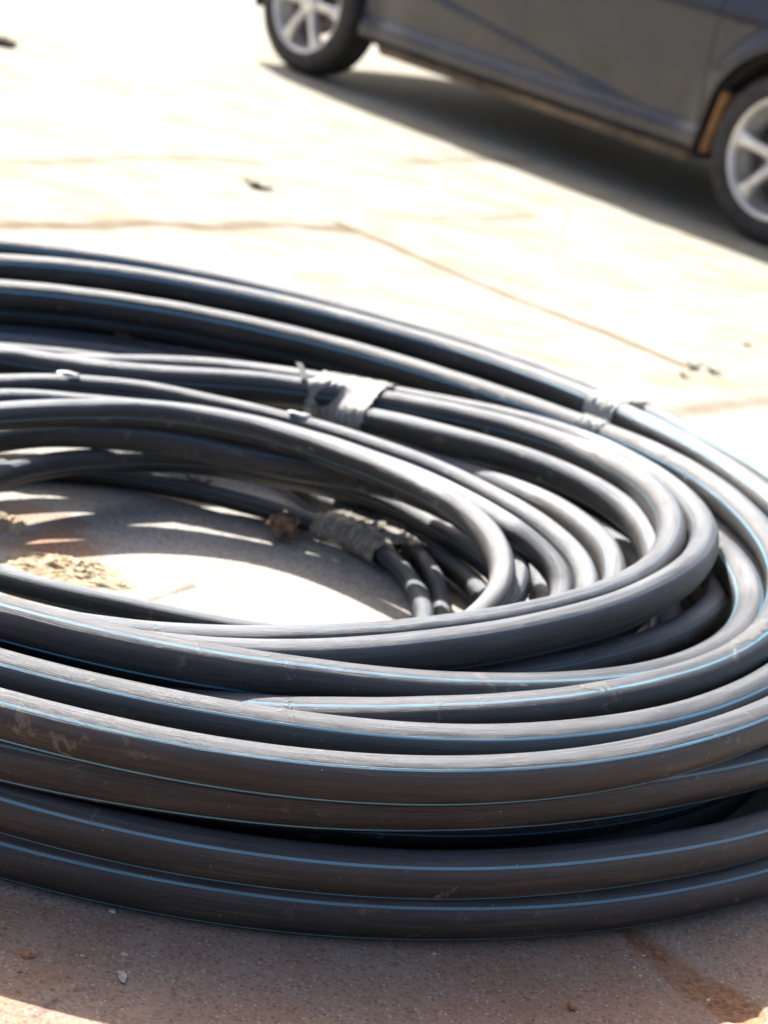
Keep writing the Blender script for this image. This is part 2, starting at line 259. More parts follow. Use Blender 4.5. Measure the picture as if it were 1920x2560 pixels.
# ------------------------------------------------------------------ the coil
CX, CY, D = -0.25, 2.67, 0.050
TURNS = [
('F1',0.0240,0.0255,48,4,None,[9724,9701,9676,9648,9619,9588,9556,9524,9492,9460,9429,9399,9372,9346,9324,9305,9289,9277,9267,9261,9256,9254,9254,9255,9257,9260,9263,9267,9270,9273,9274,9275,9274,9273,9270,9266,9262,9256,9250,9243,9235,9226,9217,9207,9197,9186,9174,9162,9150,9138,9125,9112,9099,9086,9073,9060,9047,9034,9021,9009,8997,8985,8974,8963,8952,8943,8933,8925,8917,8910,8904,8899,8895,8892,8890,8889,8889,8891,8894,8898,8904,8911,8919,8929,8941,8955,8970,8987,9006,9027,9050,9074,9098,9122,9144,9166,9185,9204,9223,9243,9265,9290,9319,9354,9395,9442,9495,9552,9607,9654,9693,9724,9748,9765,9775,9779,9777,9770,9759,9743],[255,255,255,255,255,255,255,255,255,255,255,255,255,255,255,255,255,255,255,255,255,255,255,255,255,255,255,255,255,255,255,255,255,255,255,255,255,255,255,255,255,255,255,255,255,255,255,255,255,255,255,255,255,255,255,255,255,255,255,255,255,255,255,255,255,255,255,255,255,255,255,255,255,255,255,255,255,255,255,255,255,255,255,255,255,255,255,255,255,255,255,255,255,255,255,255,255,255,255,255,255,255,255,255,255,255,255,255,255,255,255,255,255,255,255,255,255,255,255,255]),
('F2',0.0240,0.0255,41,4,None,[9625,9608,9588,9566,9542,9516,9490,9463,9437,9410,9384,9359,9335,9314,9295,9278,9264,9253,9245,9239,9235,9233,9232,9232,9234,9235,9238,9240,9242,9244,9245,9245,9244,9242,9239,9236,9231,9226,9220,9213,9206,9198,9189,9180,9170,9159,9148,9136,9125,9113,9101,9089,9077,9064,9052,9040,9028,9016,9004,8992,8981,8970,8960,8950,8941,8932,8924,8917,8911,8905,8900,8897,8894,8893,8892,8893,8895,8898,8903,8910,8919,8930,8944,8962,8981,8994,9006,9021,9040,9062,9087,9115,9144,9174,9201,9225,9244,9258,9268,9275,9280,9285,9293,9307,9329,9360,9401,9449,9497,9538,9573,9601,9624,9640,9652,9658,9659,9656,9650,9639],[755,756,756,757,758,759,760,760,761,761,762,762,763,763,763,763,764,764,764,764,764,764,764,764,764,764,764,763,763,763,763,763,763,763,763,763,763,763,763,763,763,763,763,763,763,764,764,764,764,764,764,764,764,764,764,764,764,764,764,764,764,764,765,765,765,765,765,765,765,765,765,765,765,765,765,765,765,765,765,765,766,767,769,773,776,774,769,766,765,764,763,763,762,762,762,761,762,762,763,763,764,764,763,762,761,759,758,757,756,755,755,754,754,754,754,754,754,754,754,755]),
('F3',0.0240,0.0255,50,4,None,[9381,9390,9395,9397,9396,9392,9385,9375,9363,9351,9339,9327,9316,9306,9298,9291,9285,9281,9278,9276,9274,9272,9271,9270,9269,9268,9267,9266,9266,9265,9264,9263,9262,9260,9258,9257,9255,9253,9252,9250,9250,9250,9251,9253,9256,9260,9263,9265,9265,9265,9264,9262,9260,9257,9254,9250,9246,9241,9237,9231,9226,9220,9214,9207,9200,9193,9186,9178,9171,9162,9154,9146,9137,9128,9119,9110,9102,9094,9087,9081,9075,9071,9068,9066,9062,9054,9042,9029,9017,9007,8996,8983,8968,8949,8930,8910,8890,8870,8851,8832,8816,8803,8795,8796,8806,8827,8860,8907,8962,9020,9074,9125,9170,9212,9249,9281,9309,9333,9353,9369],[1246,1247,1249,1251,1253,1255,1258,1261,1264,1267,1269,1270,1271,1272,1273,1273,1273,1273,1272,1272,1272,1272,1272,1272,1272,1272,1272,1272,1272,1273,1273,1273,1273,1272,1272,1272,1272,1272,1272,1271,1271,1270,1269,1267,1265,1262,1260,1258,1256,1255,1253,1252,1251,1250,1249,1248,1247,1246,1245,1244,1243,1242,1242,1241,1240,1240,1239,1239,1238,1238,1238,1237,1237,1238,1238,1239,1240,1242,1245,1247,1251,1255,1261,1267,1271,1274,1275,1275,1277,1280,1284,1286,1288,1288,1287,1287,1288,1290,1292,1294,1296,1297,1297,1296,1292,1287,1280,1272,1266,1261,1257,1253,1250,1248,1247,1245,1245,1245,1245,1245]),
('F4',0.0240,0.0255,54,4,None,[9328,9391,9454,9516,9575,9630,9680,9725,9762,9791,9811,9822,9821,9809,9785,9753,9715,9680,9650,9628,9612,9603,9598,9599,9607,9621,9642,9669,9702,9740,9783,9830,9881,9930,9976,10015,10046,10067,10077,10077,10070,10059,10045,10030,10012,9993,9972,9949,9925,9899,9872,9844,9815,9785,9753,9722,9689,9657,9623,9590,9556,9523,9490,9457,9424,9392,9360,9330,9301,9272,9246,9220,9197,9175,9156,9138,9123,9111,9101,9094,9091,9091,9095,9102,9109,9116,9121,9127,9134,9143,9154,9165,9178,9187,9191,9187,9174,9153,9126,9094,9060,9026,8995,8967,8943,8923,8906,8895,8889,8890,8898,8914,8937,8967,9002,9044,9092,9146,9204,9265],[1762,1760,1758,1756,1755,1754,1753,1753,1752,1752,1752,1752,1752,1752,1752,1752,1751,1751,1751,1751,1751,1751,1751,1751,1751,1750,1750,1750,1750,1750,1750,1750,1750,1750,1750,1750,1750,1750,1750,1750,1750,1749,1749,1749,1749,1748,1748,1748,1747,1747,1746,1746,1745,1745,1744,1744,1743,1743,1742,1742,1742,1741,1741,1741,1741,1740,1740,1740,1741,1741,1742,1743,1744,1745,1746,1748,1750,1752,1754,1757,1760,1764,1769,1773,1776,1777,1776,1773,1770,1767,1764,1760,1756,1754,1752,1751,1751,1751,1753,1755,1757,1761,1766,1772,1778,1785,1790,1795,1799,1802,1803,1804,1802,1799,1793,1786,1779,1774,1769,1765]),
('F5',0.0240,0.0255,51,4,None,[8744,8787,8829,8869,8908,8943,8975,9003,9027,9045,9057,9064,9068,9067,9061,9051,9042,9036,9035,9036,9038,9040,9041,9041,9037,9032,9028,9026,9028,9032,9040,9050,9061,9071,9077,9078,9070,9052,9026,8992,8953,8912,8872,8834,8797,8763,8730,8698,8669,8641,8615,8590,8567,8544,8511,8449,8342,8224,8131,8082,8063,8060,8068,8080,8096,8118,8147,8185,8235,8299,8374,8456,8535,8598,8622,8613,8595,8575,8555,8537,8520,8505,8492,8482,8473,8466,8462,8459,8458,8458,8460,8465,8473,8484,8497,8509,8521,8528,8530,8528,8522,8511,8498,8483,8467,8450,8435,8423,8415,8413,8416,8425,8442,8466,8497,8534,8574,8616,8658,8701],[1790,1793,1796,1798,1799,1800,1800,1800,1800,1799,1798,1797,1795,1793,1791,1788,1784,1781,1776,1772,1768,1764,1761,1758,1755,1753,1751,1750,1749,1748,1748,1748,1747,1747,1747,1748,1748,1748,1749,1749,1749,1750,1751,1751,1752,1753,1754,1755,1756,1756,1757,1758,1759,1760,1767,1790,1843,1910,1971,2014,2045,2070,2093,2119,2148,2183,2221,2262,2300,2332,2352,2358,2342,2294,2210,2126,2062,2015,1980,1951,1929,1910,1896,1883,1873,1865,1857,1851,1846,1842,1838,1834,1831,1828,1825,1822,1819,1816,1813,1810,1806,1802,1798,1793,1787,1780,1773,1766,1760,1755,1750,1748,1747,1747,1751,1758,1767,1775,1781,1786]),
('F6',0.0240,0.0255,64,4,None,[8056,8086,8120,8157,8196,8236,8277,8318,8355,8385,8403,8405,8387,8349,8296,8232,8162,8093,8031,7977,7933,7898,7873,7857,7849,7849,7854,7863,7875,7886,7896,7907,7917,7927,7941,7957,7976,7995,8012,8028,8040,8052,8062,8071,8080,8089,8096,8102,8107,8111,8116,8120,8125,8130,8124,8100,8087,8139,8123,8096,8082,8077,8082,8094,8112,8134,8156,8178,8201,8225,8250,8276,8298,8096,8040,8016,7990,7962,7930,7894,7853,7805,7752,7711,7696,7697,7706,7719,7735,7752,7774,7802,7839,7868,7868,7850,7829,7809,7791,7778,7768,7762,7760,7762,7770,7782,7801,7823,7849,7877,7904,7929,7950,7966,7979,7988,7995,8002,8013,8031],[1856,1835,1815,1796,1778,1761,1744,1728,1712,1697,1682,1668,1656,1643,1629,1615,1602,1591,1581,1573,1565,1559,1554,1549,1544,1540,1535,1532,1528,1525,1523,1522,1521,1521,1522,1523,1524,1527,1529,1532,1534,1536,1537,1537,1536,1536,1534,1533,1532,1530,1528,1526,1523,1520,1523,1536,1544,1516,1527,1551,1570,1586,1597,1604,1608,1609,1610,1613,1618,1625,1631,1635,1633,1328,1295,1298,1301,1303,1304,1304,1302,1298,1292,1294,1311,1336,1365,1395,1427,1460,1496,1536,1581,1624,1654,1675,1693,1709,1723,1736,1748,1759,1770,1780,1790,1800,1810,1821,1832,1842,1853,1865,1877,1890,1903,1914,1920,1918,1902,1879]),
('F7',0.0240,0.0255,60,4,None,[7544,7511,7524,7583,7666,7756,7810,7835,7861,7888,7917,7943,7964,7980,7993,8003,8011,8017,8023,8027,8031,8033,8034,8033,8031,8029,8025,8021,8017,8014,8011,8010,8009,8009,8009,8009,8010,8010,8009,8008,8006,8004,8001,7997,7991,7985,7978,7970,7960,7946,7929,7906,7877,7839,7793,7740,7697,7674,7662,7653,7648,7648,7657,7677,7709,7750,7801,7859,7917,7975,8031,8082,8122,8137,8127,8116,8104,8092,8081,8074,8069,8065,8056,8038,8011,7985,7962,7933,7892,7841,7781,7710,7627,7551,7488,7433,7388,7352,7321,7296,7277,7267,7266,7275,7289,7309,7332,7359,7388,7420,7453,7485,7516,7545,7571,7595,7615,7629,7633,7610],[1674,1664,1611,1529,1439,1355,1297,1255,1211,1165,1117,1071,1028,987,950,916,886,860,837,817,800,786,774,765,758,753,750,747,746,745,744,743,742,742,742,743,745,748,752,759,767,777,789,803,821,841,863,889,918,950,986,1026,1070,1120,1176,1238,1299,1356,1411,1468,1527,1588,1648,1707,1764,1817,1865,1907,1949,1990,2026,2055,2073,2072,2063,2066,2077,2091,2107,2125,2143,2161,2175,2181,2182,2181,2179,2172,2156,2134,2106,2072,2031,1993,1961,1929,1897,1867,1838,1810,1783,1759,1736,1715,1696,1679,1662,1648,1635,1624,1614,1606,1598,1591,1584,1578,1574,1574,1581,1618]),
('F8',0.0225,0.0265,50,4,None,[7283,7372,7455,7515,7376,7364,7356,7337,7309,7271,7231,7194,7161,7130,7098,7067,7036,7008,6984,6962,6943,6927,6913,6902,6896,6893,6894,6896,6901,6907,6914,6921,6929,6937,6946,6955,6964,6973,6983,6993,7004,7015,7027,7037,7046,7050,7051,7049,7046,7042,7037,7032,7028,7029,7039,7059,7077,7089,7094,7094,7091,7083,7073,7060,7046,7029,7011,6992,6971,6950,6929,6906,6884,6861,6838,6814,6791,6768,6746,6723,6701,6680,6659,6639,6621,6603,6586,6571,6557,6545,6534,6526,6517,6509,6501,6494,6488,6483,6479,6477,6476,6477,6481,6486,6495,6507,6521,6537,6552,6570,6594,6628,6675,6730,6792,6862,6939,7021,7106,7194],[1233,1203,1184,1175,1299,1266,1225,1185,1145,1106,1066,1026,984,944,905,870,838,810,786,766,749,735,724,715,708,703,699,697,695,694,695,695,697,699,701,704,707,711,715,720,724,729,734,740,747,755,764,775,787,799,812,826,839,851,858,859,859,861,865,871,878,886,895,905,915,927,938,951,963,976,990,1003,1017,1031,1045,1059,1073,1088,1102,1116,1130,1145,1159,1173,1187,1201,1216,1230,1244,1259,1273,1288,1302,1315,1328,1341,1353,1364,1375,1387,1398,1409,1421,1432,1443,1452,1459,1461,1457,1447,1434,1421,1408,1393,1376,1356,1336,1314,1289,1262]),
('G1',0.0210,0.0270,60,4,None,[6888,6942,6995,7045,7089,7126,7154,7172,7182,7186,7186,7181,7165,7132,7073,6987,6876,6746,6606,6463,6326,6206,6112,6042,5993,5959,5937,5922,5910,5897,5879,5851,5809,5753,5686,5613,5537,5464,5397,5340,5296,5264,5243,5235,5238,5253,5273,5222,5134,5107,5161,5224,5291,5361,5434,5512,5592,5676,5762,5851,5941,6034,6127,6221,6315,6409,6502,6594,6684,6771,6855,6934,7009,7078,7139,7193,7237,7271,7295,7310,7317,7318,7320,7361,7480,7594,7599,7559,7507,7446,7376,7298,7214,7133,7057,6984,6909,6833,6759,6691,6630,6578,6536,6504,6482,6470,6469,6477,6495,6520,6548,6574,6600,6626,6654,6684,6714,6746,6787,6835],[2005,1986,1967,1948,1929,1909,1890,1869,1848,1827,1803,1779,1756,1732,1708,1685,1661,1637,1613,1589,1565,1540,1515,1488,1460,1431,1402,1374,1346,1319,1294,1271,1251,1233,1217,1204,1192,1183,1175,1168,1163,1159,1156,1153,1152,1151,1152,1183,1231,1262,1267,1273,1281,1291,1302,1315,1328,1343,1358,1374,1391,1408,1426,1444,1462,1480,1498,1516,1534,1551,1568,1583,1598,1612,1624,1635,1643,1650,1656,1661,1665,1671,1682,1715,1789,1858,1878,1879,1880,1880,1880,1881,1882,1888,1899,1913,1926,1938,1949,1960,1970,1980,1989,1999,2010,2022,2037,2054,2075,2097,2118,2132,2139,2140,2137,2127,2106,2075,2046,2024]),
('G2',0.0210,0.0265,75,4,None,[6440,6485,6526,6563,6597,6638,6682,6719,6747,6764,6768,6760,6735,6691,6624,6533,6421,6293,6157,6021,5894,5782,5688,5618,5569,5479,5233,5135,5060,4977,4888,4796,4703,4612,4528,4461,4416,4385,4367,4363,4375,4403,4448,4513,4599,4714,4846,4999,5445,5555,5632,5710,5790,5873,5959,6047,6137,6228,6320,6412,6504,6595,6685,6773,6859,6943,7024,7102,7176,7246,7313,7375,7432,7485,7533,7576,7613,7644,7669,7685,7692,7691,7683,7653,7451,7253,7191,7141,7088,7027,6958,6882,6801,6721,6643,6566,6491,6417,6346,6281,6221,6170,6128,6095,6071,6056,6050,6053,6065,6084,6109,6134,6157,6178,6201,6227,6259,6299,6348,6395],[1988,1992,1992,1989,1977,1951,1920,1888,1858,1828,1799,1771,1743,1717,1692,1670,1649,1629,1609,1587,1564,1538,1510,1481,1450,1433,1459,1449,1433,1419,1408,1399,1393,1390,1388,1385,1380,1376,1375,1375,1378,1383,1389,1398,1407,1415,1420,1419,1336,1344,1362,1380,1398,1415,1433,1450,1468,1485,1502,1519,1537,1554,1571,1589,1606,1623,1641,1658,1675,1692,1709,1726,1743,1760,1777,1794,1811,1827,1843,1857,1869,1882,1894,1899,1826,1765,1770,1783,1797,1811,1823,1836,1847,1860,1872,1885,1896,1905,1912,1919,1924,1930,1935,1940,1946,1952,1958,1965,1971,1980,1989,1996,1997,1993,1983,1971,1960,1954,1968,1982]),
('G3',0.0190,0.0240,40,4,None,[6352,6384,6415,6444,6472,6495,6508,6489,6403,6286,6154,6014,5872,5731,5596,5474,5369,5287,5232,5206,5199,5201,5205,5206,5204,5258,5386,5399,5348,5284,5212,5141,5073,4924,4742,4677,4642,4617,4602,4595,4598,4607,4624,4647,4673,4693,4711,4734,4759,4789,4826,4873,4923,4974,5028,5086,5152,5233,5328,5415,5489,5550,5601,5643,5679,5710,5736,5761,5784,5807,5831,5856,5882,5909,5937,5964,5991,6016,6040,6062,6081,6097,6110,6120,6128,6132,6134,6134,6131,6127,6120,6112,6104,6096,6089,6083,6077,6073,6069,6067,6066,6066,6069,6073,6080,6090,6104,6119,6136,6153,6167,6177,6185,6192,6200,6212,6230,6255,6285,6319],[1473,1481,1487,1491,1494,1495,1497,1508,1538,1562,1576,1581,1580,1572,1560,1543,1521,1494,1464,1429,1393,1355,1316,1278,1240,1187,1113,1068,1038,1012,987,964,945,955,980,974,963,953,944,936,930,924,920,916,915,919,927,935,945,955,965,974,983,993,1004,1014,1022,1023,1016,1009,1006,1005,1008,1012,1018,1026,1036,1047,1060,1074,1089,1105,1122,1139,1156,1174,1191,1207,1222,1236,1248,1258,1267,1273,1279,1283,1285,1287,1288,1288,1288,1288,1288,1288,1290,1293,1297,1302,1308,1317,1327,1339,1352,1367,1384,1402,1422,1442,1462,1481,1495,1503,1506,1503,1494,1482,1470,1462,1459,1464]),
('S6',0.0185,0.0230,47,12,None,[5767,5750,5730,5707,5681,5653,5628,5605,5582,5556,5520,5472,5414,5349,5281,5217,5161,5113,5070,5031,4994,4960,4928,4899,4873,4848,4826,4807,4789,4774,4760,4748,4742,4823,4949,4952,4935,4922,4914,4912,4915,4922,4934,4949,4965,4978,4992,5007,5026,5047,5071,5095,5119,5139,5155,5166,5184,5212,5240,5269,5299,5328,5357,5387,5417,5447,5478,5509,5541,5574,5608,5642,5677,5713,5748,5784,5819,5854,5888,5920,5952,5982,6009,6035,6057,6076,6091,6102,6108,6110,6108,6102,6091,6077,6059,6039,6017,5995,5973,5952,5932,5915,5899,5887,5879,5874,5872,5874,5876,5879,5879,5876,5870,5862,5852,5839,5825,5811,5798,5783],[1431,1430,1424,1413,1397,1377,1354,1327,1299,1270,1240,1211,1183,1154,1126,1098,1071,1043,1017,992,969,947,926,906,888,871,855,840,826,813,801,790,778,740,689,677,673,669,664,658,651,644,636,627,618,611,605,599,592,585,577,570,563,560,559,563,565,561,557,553,550,547,544,542,540,539,538,537,537,537,537,538,539,541,543,547,551,556,562,569,577,587,598,610,623,636,650,665,679,694,710,726,742,759,775,792,809,828,846,866,887,910,934,961,990,1023,1060,1100,1142,1185,1227,1267,1303,1337,1367,1388,1402,1413,1422,1428]),
('S5',0.0170,0.0200,84,12,None,[5304,5217,5115,5003,4885,4764,4645,4530,4419,4315,4217,4123,4035,3955,3883,3819,3763,3714,3670,3631,3597,3566,3539,3513,3489,3467,3449,3436,3429,3428,3435,3449,3472,3502,3542,3586,3631,3676,3719,3759,3796,3830,3860,3890,3918,3947,3977,4010,4046,4087,4134,4186,4243,4304,4369,4436,4505,4575,4646,4716,4784,4851,4916,4979,5039,5097,5153,5206,5256,5305,5350,5392,5432,5469,5503,5534,5562,5587,5608,5625,5640,5651,5658,5663,5666,5666,5665,5662,5659,5655,5650,5646,5641,5636,5631,5625,5619,5612,5604,5595,5586,5576,5565,5555,5545,5537,5531,5530,5532,5535,5539,5541,5542,5541,5534,5522,5505,5477,5434,5376],[1382,1398,1411,1421,1430,1436,1441,1444,1446,1447,1448,1447,1446,1444,1442,1439,1436,1433,1429,1425,1422,1418,1414,1410,1406,1402,1399,1395,1392,1388,1384,1381,1377,1373,1370,1366,1363,1360,1358,1357,1355,1354,1354,1354,1354,1354,1354,1355,1355,1355,1355,1354,1352,1350,1347,1343,1338,1331,1323,1313,1302,1289,1274,1257,1240,1221,1203,1184,1165,1146,1129,1112,1096,1081,1067,1054,1042,1031,1021,1012,1005,998,993,989,986,984,983,984,985,987,991,995,1000,1006,1013,1021,1029,1039,1049,1060,1072,1084,1095,1107,1118,1128,1139,1152,1165,1179,1194,1209,1224,1240,1255,1268,1288,1315,1341,1363]),
('S4',0.0170,0.0200,31,12,None,[4148,4027,3921,3823,3729,3638,3553,3472,3394,3319,3249,3184,3123,3063,3004,2954,2913,2878,2850,2829,2815,2806,2799,2793,2788,2783,2779,2775,2772,2769,2768,2766,2766,2766,2766,2766,2765,2766,2767,2771,2778,2789,2806,2831,2866,2909,2961,3021,3088,3162,3241,3326,3417,3513,3615,3722,3830,3938,4044,4151,4255,4350,4435,4513,4584,4650,4712,4770,4827,4884,4940,4997,5054,5110,5165,5217,5267,5314,5356,5394,5427,5453,5474,5490,5502,5509,5512,5512,5509,5503,5496,5487,5477,5465,5451,5436,5420,5402,5384,5364,5343,5323,5303,5286,5271,5259,5251,5246,5244,5243,5244,5245,5246,5246,5240,5222,5150,4969,4655,4319],[1701,1681,1659,1638,1619,1601,1586,1571,1559,1548,1538,1528,1520,1513,1508,1502,1495,1487,1479,1470,1461,1451,1442,1434,1427,1420,1415,1410,1406,1402,1399,1395,1393,1390,1388,1386,1384,1383,1382,1382,1383,1385,1388,1391,1394,1397,1399,1402,1405,1407,1410,1411,1413,1414,1413,1412,1410,1407,1401,1392,1378,1361,1343,1321,1298,1272,1244,1214,1182,1148,1111,1069,1023,976,928,882,836,792,751,713,678,647,619,596,576,560,547,538,532,530,530,534,540,550,563,579,597,619,643,671,700,732,765,799,834,869,904,937,969,999,1030,1061,1093,1130,1175,1244,1369,1498,1624,1704]),
('S3',0.0170,0.0200,68,12,None,[4785,4731,4678,4626,4571,4506,3849,3765,3681,3595,3510,3440,3434,3476,3531,3550,3493,3420,3357,3304,3261,3224,3192,3164,3140,3117,3096,3076,3058,3043,3031,3024,3028,3044,3066,3092,3122,3156,3195,3238,3284,3333,3385,3439,3494,3550,3606,3661,3715,3767,3815,3859,3898,3931,3960,3986,4010,4035,4060,4085,4112,4144,4182,4224,4271,4322,4377,4436,4502,4575,4613,4652,4691,4731,4769,4807,4843,4877,4910,4939,4966,4991,5013,5032,5048,5063,5075,5086,5093,5097,5097,5097,5095,5093,5090,5087,5083,5080,5077,5074,5070,5065,5059,5052,5046,5040,5035,5031,5027,5024,5021,5018,5015,5011,5002,4986,4961,4926,4885,4837],[1030,1028,1022,1014,1007,1006,1282,1275,1269,1264,1259,1250,1221,1177,1131,1098,1090,1087,1082,1075,1066,1057,1047,1038,1030,1023,1017,1013,1010,1009,1009,1009,1008,1005,1003,1001,1000,999,1000,1000,1001,1002,1003,1005,1006,1008,1010,1011,1013,1014,1015,1016,1016,1016,1015,1014,1012,1008,1004,1000,998,994,990,985,980,974,969,965,954,653,641,629,615,598,580,561,540,518,495,471,447,423,398,375,352,331,311,295,280,267,257,251,249,251,258,269,284,303,326,354,384,417,451,487,524,561,598,634,670,705,740,776,814,855,898,938,972,998,1016,1027]),
('S1',0.0180,0.0210,15,12,None,[3765,3636,3485,3341,3229,3134,3051,2975,2906,2843,2784,2729,2677,2631,2591,2556,2528,2505,2488,2475,2467,2460,2455,2450,2445,2441,2437,2433,2430,2428,2426,2425,2424,2424,2424,2424,2425,2426,2427,2431,2436,2445,2457,2472,2488,2507,2528,2553,2582,2616,2655,2701,2755,2819,2894,2980,3078,3188,3310,3438,3564,3678,3781,3874,3958,4033,4100,4162,4217,4269,4317,4362,4405,4445,4485,4524,4562,4598,4634,4669,4703,4737,4769,4801,4831,4859,4884,4907,4929,4951,4970,4986,4999,5008,5014,5017,5018,5017,5014,5009,5003,4995,4984,4971,4955,4935,4911,4882,4845,4798,4740,4669,4586,4494,4396,4296,4195,4093,3989,3880],[1647,1659,1677,1689,1686,1678,1667,1654,1640,1627,1614,1603,1592,1581,1572,1563,1554,1547,1540,1533,1527,1521,1516,1511,1506,1501,1497,1493,1489,1486,1483,1480,1478,1476,1475,1474,1474,1474,1474,1474,1473,1472,1471,1469,1468,1467,1467,1466,1466,1466,1466,1466,1465,1463,1461,1458,1453,1447,1439,1428,1415,1399,1381,1360,1337,1312,1284,1254,1222,1187,1151,1114,1074,1035,996,958,921,884,849,815,784,756,730,707,687,670,657,646,640,639,642,649,659,673,691,713,740,771,806,846,890,938,990,1044,1101,1159,1219,1279,1337,1392,1443,1487,1525,1557,1582,1601,1614,1624,1632,1639]),
('S2',0.0170,0.0200,52,12,None,[4353,4297,4233,4179,4168,4184,4214,4244,4244,4167,4061,3958,3859,3741,3221,3150,3087,3024,2961,2896,2827,2758,2695,2639,2590,2548,2512,2482,2457,2438,2423,2414,2408,2407,2408,2412,2419,2428,2439,2453,2469,2488,2510,2537,2568,2606,2648,2697,2749,2805,2864,2927,2993,3062,3136,3214,3297,3384,3471,3557,3639,3716,3787,3853,3914,3972,4025,4076,4123,4168,4211,4253,4293,4331,4368,4403,4437,4469,4499,4527,4554,4579,4602,4623,4643,4661,4678,4694,4708,4717,4721,4725,4728,4729,4731,4732,4734,4736,4736,4735,4732,4727,4721,4715,4710,4707,4704,4703,4703,4703,4701,4694,4682,4664,4638,4605,4564,4516,4463,4407],[1328,1330,1335,1328,1293,1245,1194,1146,1116,1119,1126,1126,1119,1113,1200,1176,1151,1126,1103,1082,1065,1050,1038,1028,1020,1014,1009,1007,1006,1006,1008,1011,1014,1019,1023,1028,1032,1037,1041,1045,1048,1051,1054,1057,1059,1060,1061,1062,1061,1060,1058,1054,1049,1042,1032,1021,1007,991,972,950,927,901,872,842,810,777,743,708,672,635,599,563,527,492,457,424,392,362,334,308,285,264,247,232,220,211,204,201,200,200,202,206,214,226,241,261,285,314,347,384,425,468,513,561,612,664,719,775,834,895,957,1017,1073,1125,1173,1216,1252,1282,1306,1322]),
('L1',0.0165,0.0190,89,12,None,[4535,4521,4501,4475,4442,4401,4353,4297,4239,4181,4127,4080,4037,3998,3960,3921,3877,3829,3773,3713,3651,3586,3514,3442,3373,3310,3252,3200,3152,3110,3071,3034,2994,2947,2902,2859,2820,2783,2750,2720,2693,2670,2650,2634,2622,2614,2611,2612,2617,2627,2641,2660,2683,2711,2744,2781,2822,2867,2916,2969,3024,3079,3134,3189,3245,3301,3359,3417,3477,3539,3603,3671,3742,3815,3881,3932,3976,4015,4050,4082,4112,4139,4163,4185,4206,4225,4243,4260,4277,4292,4308,4323,4339,4355,4372,4389,4398,4402,4405,4406,4407,4407,4405,4403,4404,4409,4417,4427,4440,4454,4469,4484,4499,4512,4524,4535,4542,4546,4547,4543],[595,601,607,611,615,619,622,624,626,628,629,630,630,631,631,632,632,633,633,634,632,631,630,629,628,627,626,626,625,624,622,621,623,627,631,634,638,641,643,646,648,651,653,655,657,659,661,664,666,668,670,672,673,674,675,674,673,671,668,663,656,648,638,627,616,603,591,579,568,559,550,544,538,526,493,443,397,358,326,298,275,256,241,229,220,213,209,208,209,212,217,224,234,246,261,278,293,308,323,340,357,374,389,404,418,433,448,462,475,489,501,513,525,536,546,556,565,574,581,589]),
('L2',0.0165,0.0180,36,12,None,[4278,4279,4275,4265,4248,4226,4198,4168,4136,4105,4076,4051,4029,4005,3957,3895,3837,3788,3752,3733,3736,3769,3834,3927,4045,4183,4338,4506,4683,4866,5052,5237,5418,5592,5755,5904,6036,6147,6236,6303,6349,6375,6384,6376,6352,6310,6252,6178,6090,5989,5877,5755,5625,5488,5346,5199,5052,4910,4773,4644,4522,4411,4310,4219,4137,4062,3994,3934,3879,3830,3787,3752,3723,3698,3682,3670,3662,3657,3655,3656,3658,3663,3670,3678,3686,3696,3705,3716,3726,3736,3746,3756,3765,3773,3781,3787,3793,3801,3809,3815,3822,3830,3838,3849,3975,4079,4085,4087,4094,4105,4119,4137,4156,4176,4196,4216,4234,4250,4263,4273],[277,278,279,279,278,277,275,272,268,264,258,252,244,237,241,249,256,260,263,266,269,271,273,274,274,274,273,272,271,269,268,266,264,262,260,258,256,255,253,252,251,249,248,245,242,239,235,231,227,222,217,210,203,195,185,180,180,181,182,182,180,180,180,183,184,185,185,185,183,182,180,180,180,180,182,185,187,188,189,190,191,191,191,191,191,191,191,190,189,189,188,187,186,185,183,182,180,180,180,180,180,180,180,180,245,299,296,289,283,278,275,272,271,271,271,271,272,273,275,276]),
('T1',0.0145,0.0155,73,12,None,[3304,3281,3261,3245,3230,3218,3208,3198,3188,3178,3165,3149,3129,3105,3076,3042,3003,2960,2915,2869,2824,2782,2745,2715,2691,2674,2665,2663,2668,2679,2697,2719,2747,2779,2815,2856,2900,2947,2998,3051,3107,3165,3225,3287,3350,3413,3478,3543,3607,3672,3736,3799,3861,3922,3981,4037,4092,4143,4192,4237,4279,4317,4360,4403,4438,4463,4479,4497,4526,4566,4614,4662,4703,4743,4781,4815,4845,4871,4891,4905,4912,4911,4901,4881,4851,4813,4772,4731,4691,4653,4617,4584,4552,4520,4487,4451,4412,4372,4329,4285,4239,4192,4144,4095,4045,3995,3945,3895,3844,3794,3744,3693,3642,3591,3537,3486,3440,3399,3363,3332],[296,284,275,267,261,257,254,252,251,250,250,250,250,251,251,252,253,253,253,253,253,253,253,252,251,249,247,244,241,238,234,229,224,218,212,207,201,196,190,186,182,178,176,174,174,175,177,181,187,194,203,215,228,244,263,284,307,334,364,396,433,472,509,542,576,609,653,716,789,862,932,981,1013,1042,1070,1094,1117,1137,1155,1171,1185,1197,1207,1214,1220,1224,1225,1224,1221,1215,1207,1195,1180,1162,1140,1114,1084,1052,1016,978,938,896,853,810,766,722,678,636,595,556,521,489,463,442,422,398,373,349,328,311]),
